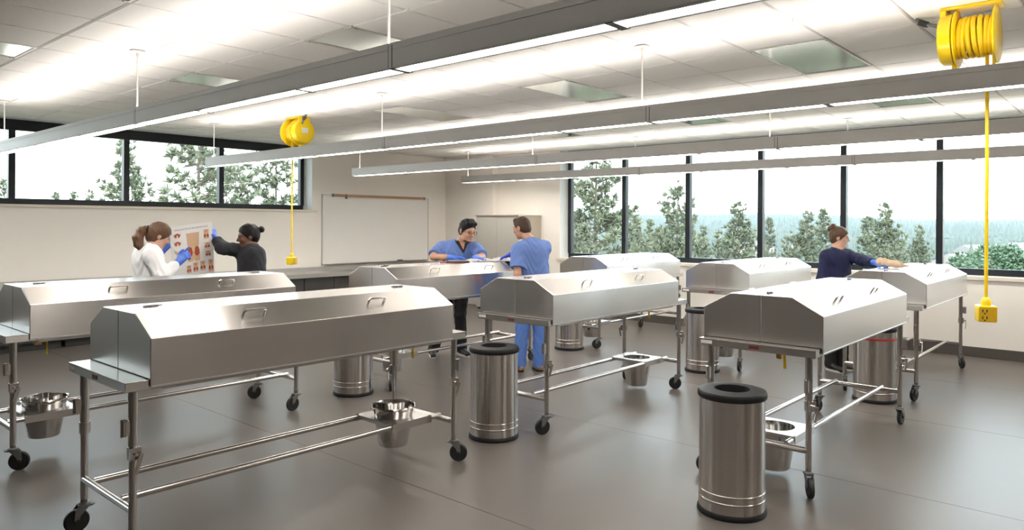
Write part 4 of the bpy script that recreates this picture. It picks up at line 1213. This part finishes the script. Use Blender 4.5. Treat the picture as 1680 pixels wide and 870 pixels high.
# land
Vt = []; Ft = []
rs = [5, 20, 40, 60, 90, 130, 180, 240, 320, 420, 540, 680, 800, 900, 1000, 1100, 1200, 1300, 1400, 1500, 1700, 2000, 2600]
na = 121
for r in rs:
    for k in range(na):
        a = math.radians(-75 + 150*k/(na - 1))
        p = FWD*(r*math.cos(a)) + RGT*(r*math.sin(a))
        Vt.append((p.x, p.y, ground(r, a)))
for i in range(len(rs) - 1):
    for k in range(na - 1):
        Ft.append((i*na + k, i*na + k + 1, (i+1)*na + k + 1, (i+1)*na + k))
mb = MB(); mb.add(Vt, Ft, True)
struct(mb.build('hills', M['land']))
# far forest: uncountable
def cone_tree(V, F_, x, y, z, h, r, rd):
    n = 6
    for tier, (z0, z1, rr) in enumerate(((.12, .62, 1.0), (.42, .82, .72), (.66, 1.0, .45))):
        b = len(V)
        for k in range(n):
            an = 2*math.pi*k/n + rd.random()*.6
            q = r*rr*rd.uniform(.7, 1.15)
            V.append((x + q*math.cos(an), y + q*math.sin(an), z + h*(z0 + rd.uniform(-.03, .03))))
        V.append((x, y, z + h*z1))
        for k in range(n): F_.append((b + k, b + (k+1) % n, b + n))
def forest(name, count, r0, r1, a0, a1, hm, label, seed, mt, power=.5):
    rd = random.Random(seed); V = []; F_ = []
    for _ in range(count):
        r = r0 + (r1 - r0)*rd.random()**power; a = math.radians(rd.uniform(a0, a1))
        p = FWD*(r*math.cos(a)) + RGT*(r*math.sin(a))
        h = hm*rd.uniform(.6, 1.25)
        cone_tree(V, F_, p.x, p.y, ground(r, a) - .5, h, h*.24, rd)
    me = bpy.data.meshes.new(name); me.from_pydata(V, [], F_); me.materials.append(mt)
    return tag(put(name, me), label, 'forest', None, 'stuff')
forest('hillside_forest', 9000, 600, 1600, 0, 42, 15, 'hazy forest covering the distant hills', 1, M['far_forest'])
forest('valley_forest', 1500, 170, 600, 0, 42, 13, 'mixed woodland on the valley floor beyond the right windows', 2, M['far_forest'])
# a few pale houses in the valley
M['house'] = mat('pale_house_wall', (.40, .37, .33), .7, 0, (.45, .42, .38), 1); M['roof'] = mat('grey_roof', (.16, .145, .14), .7, 0, (.2, .18, .17), 1)
HL = ['pale house with grey roof low in the last right pane', 'small pale house in the valley right of the last mullion', 'pale long house under the yellow cord', 'tiny pale house at the right edge of the view', 'pale house between the pines behind the left right-hand panes']
for k, (px_, py_, w_, sx) in enumerate(((1570, 428, 170, 9), (1600, 408, 260, 12), (1648, 415, 230, 10), (1668, 402, 330, 14), (1240, 402, 240, 12))):
    c = at(px_, w_, ztop(py_, w_))
    t = thing('house', HL[k], 'house', c, random.uniform(-.6, .6))
    MB().box(-sx/2, sx/2, -4, 4, -9, 0).build('house_wall', M['house'], t)
    MB().prism([(-4.4, -.1), (4.4, -.1), (0, 2.2)], -sx/2 - .4, sx/2 + .4, 'x').build('roof', M['roof'], t)
    for q in range(3): MB().box(-sx*.35 + q*sx*.3, -sx*.35 + q*sx*.3 + sx*.14, -4.03, -3.98, -2.4, -.9).build('window', M['frame'], t)

def pine(seed, Ht=16.0, spread=5.0, bare=.12, clump=.34, dens=1.0, shape=.9):
    rd = random.Random(seed)
    V = []; F_ = []
    br = MB()
    z = Ht*bare
    def tuft(c, ax_, L):
        for _ in range(11):
            d = Vector((rd.gauss(0, 1), rd.gauss(0, 1), rd.gauss(.35, .8))).normalized()
            d = (d + ax_*.7).normalized()
            sd = d.cross(Vector((rd.gauss(0, 1), rd.gauss(0, 1), rd.gauss(0, 1)))).normalized()*L*.16
            b = len(V)
            V.extend([c - sd, c + sd, c + d*L*rd.uniform(.75, 1.15)])
            F_.append((b, b+1, b+2))
    while z < Ht*.985:
        f = (z/Ht - bare)/(1 - bare)
        L = spread*((1 - f)**shape)*(.45 + .55*min(1, f*5 + .3)) + .25
        nbr = rd.randint(4, 6) if f < .9 else 3
        ph = rd.random()*6.28
        for k in range(nbr):
            if rd.random() > .9: continue
            an = ph + 6.283*k/nbr + rd.uniform(-.35, .35)
            l = L*rd.uniform(.5, 1.15)
            up = rd.uniform(-.10, .18) + .5*f
            d0 = Vector((math.cos(an), math.sin(an), up)).normalized()
            p0 = Vector((0, 0, z + rd.uniform(-.15, .15)))
            pts = [p0, p0 + d0*l*.5 + Vector((0, 0, -.05*l)), p0 + d0*l + Vector((0, 0, .04*l))]
            br.tube(pts, [.045*(1 - f) + .015, .03*(1 - f) + .01, .008], 4, caps=False)
            nt = max(2, int(l*2.6*dens))
            for q in range(nt):
                tt = .28 + .72*(q + rd.random()*.6)/nt
                c = p0 + (pts[1] - p0)*(tt*2) if tt < .5 else pts[1] + (pts[2] - pts[1])*(tt*2 - 1)
                for _ in range(2):
                    off = Vector((rd.gauss(0, .15), rd.gauss(0, .15), rd.gauss(.06, .08)))*(.5 + .4*l/2)
                    tuft(c + off, d0, clump*rd.uniform(.8, 1.2))
        z += rd.uniform(.34, .62)*(1.25 - .6*f)
    tuft(Vector((0, 0, Ht)), Vector((0, 0, 1)), clump)
    me = bpy.data.meshes.new('crown'); me.from_pydata([tuple(v) for v in V], [], F_)
    tk = MB().tube([(0, 0, 0), (rd.uniform(-.1, .1), rd.uniform(-.1, .1), Ht*.5), (0, 0, Ht*.98)], [.24, .15, .025], 8)
    bme = tk.mesh('trunk', M['bark'])
    brm = br.mesh('branches', M['bark'])
    return me, bme, brm
VAR = [pine(21, spread=4.6, shape=.75, dens=1.4), pine(22, spread=4.8, dens=1.25), pine(23, spread=5.4, shape=.7, dens=.9, bare=.2), pine(24, spread=3.6, shape=.85, dens=.8), pine(25, spread=4.6, shape=.6, dens=.6, bare=.25, clump=.38)]
for me, *_ in VAR: me.materials.append(M['needles'])
def tree(label, px, py, w, var, wid=1.0, group='pine trees beyond the windows'):
    me, tk, br = VAR[var]
    zb = -9.2 if w < 60 else -11
    h = ztop(py, w) - zb
    t = thing('pine_tree', label, 'tree', at(px, w, zb), random.uniform(0, 6.28), group)
    s = h/16.0
    t.scale = (s*wid, s*wid, s)
    put('crown', me, t); put('trunk', tk, t); put('branches', br, t)
    return t
TR = [('tall full pine filling the first pane of the right windows', 978, 236, 30, 0, 1.0),
      ('pine with its tip just right of the second mullion, first of the right windows', 1040, 345, 40, 1, .8),
      ('slim short pine between the tall pine and the third right mullion', 1066, 362, 46, 3, .8),
      ('bushy pine left of the third mullion of the right windows', 1112, 298, 33, 0, .85),
      ('low pine just right of the third right mullion', 1152, 371, 44, 1, .8),
      ('well-shaped pine alone in the third pane of the right windows', 1212, 333, 36, 1, 1.05),
      ('thin sparse pine right of the fourth right mullion', 1262, 358, 44, 3, .7),
      ('pine left of the woman in navy, broader of a pair', 1323, 346, 40, 1, .95),
      ('slender pine close behind the bun of the woman in navy', 1351, 343, 42, 3, .9),
      ('small dark pine low behind the table left of the woman in navy', 1298, 380, 40, 0, .7),
      ('slender pine right behind the face of the woman in navy', 1424, 356, 42, 3, 1.0),
      ('tallest pine right of the woman in navy', 1453, 333, 38, 1, 1.0),
      ('low pine left of the last mullion, lesser of two', 1480, 386, 44, 0, .7),
      ('dark compact pine left of the last right mullion', 1509, 369, 44, 1, .8),
      ('pine low in the first right pane beside the frame', 945, 360, 38, 2, .8),
      ('pine low behind the farthest table', 1085, 372, 36, 2, .8),
      ('low pine between two others at the foot of the third right pane', 1182, 392, 38, 2, .7),
      ('low pine at the foot of the fourth right pane', 1252, 395, 40, 2, .6),
      ('low bushy pine behind the outstretched arm of the woman in navy', 1436, 398, 40, 2, .7)]
for a in TR: tree(*a)
TRL = [('pine behind the second mullion of the left windows', 208, 234, 30, 1, .85),
       ('big open pine with bare trunk in the third left pane', 325, 208, 26, 4, 1.1),
       ('pine just right of the third left mullion', 386, 274, 30, 2, .8),
       ('wide pine behind the yellow cord in the last left pane', 452, 256, 30, 2, 1.0),
       ('tiny pine tip at the foot of the second left pane', 92, 322, 60, 3, .7),
       ('second tiny pine tip at the foot of the second left pane', 120, 321, 62, 3, .8),
       ('third tiny pine tip left of the second left mullion', 146, 317, 60, 1, .7),
       ('pine at the left edge of the photo outside the left window', -6, 292, 32, 0, .8)]
for a in TRL: tree(*a, group='pine trees beyond the left windows')
# round leafy tree low in the last pane
def leafy(seed, n=2600):
    rd = random.Random(seed); V = []; F_ = []
    for _ in range(n):
        th = rd.uniform(0, 6.283); u = rd.uniform(-.5, 1)
        r = 3.4*(1 - .35*max(0, u))*rd.uniform(.75, 1.02)*math.sqrt(max(.05, 1 - u*u*.8))
        c = Vector((r*math.cos(th), r*math.sin(th), 6 + 3.6*u + rd.gauss(0, .2)))
        d = Vector((rd.gauss(0, 1), rd.gauss(0, 1), rd.gauss(0, 1))).normalized(); e = d.orthogonal().normalized()
        b = len(V); q = rd.uniform(.06, .13)
        V.extend([c - e*q, c + d*q*1.4, c + e*q, c - d*q*1.2]); F_.append((b, b+1, b+2, b+3))
    me = bpy.data.meshes.new('crown'); me.from_pydata([tuple(v) for v in V], [], F_); me.materials.append(M['leaf'])
    return me
lt = thing('leafy_tree', 'round dark green leafy tree low in the last right pane', 'tree', at(1640, 52, ztop(404, 52) - 9.6), 0)
put('crown', leafy(4, 12000), lt); put('trunk', MB().tube([(0, 0, -6), (0, 0, 3), (.1, 0, 8)], [.3, .22, .06], 8).mesh('trunk', M['bark']), lt)
lt2 = thing('leafy_shrub', 'small leafy tree behind the last mullion of the right windows', 'tree', at(1592, 60, ztop(418, 60) - 9.6), 1)
put('crown', leafy(6, 8000), lt2); put('trunk', MB().tube([(0, 0, -6), (0, 0, 3), (.1, 0, 8)], [.3, .22, .06], 8).mesh('trunk', M['bark']), lt2)

# summer haze lying over the valley
hm = bpy.data.materials.new('valley_haze'); hm.use_nodes = True
hn = hm.node_tree; hn.nodes.remove(hn.nodes['Principled BSDF'])
vsn = hn.nodes.new('ShaderNodeVolumeScatter')
vsn.inputs['Color'].default_value = (.86, .93, 1.0, 1); vsn.inputs['Density'].default_value = .00026; vsn.inputs['Anisotropy'].default_value = 0.2
hn.links.new(vsn.outputs[0], hn.nodes['Material Output'].inputs['Volume'])
hz = MB().box(75, 2600, -1600, 2400, -45, 120)
tag(hz.build('haze', hm), 'pale haze hanging over the distant valley', 'haze', None, 'stuff')
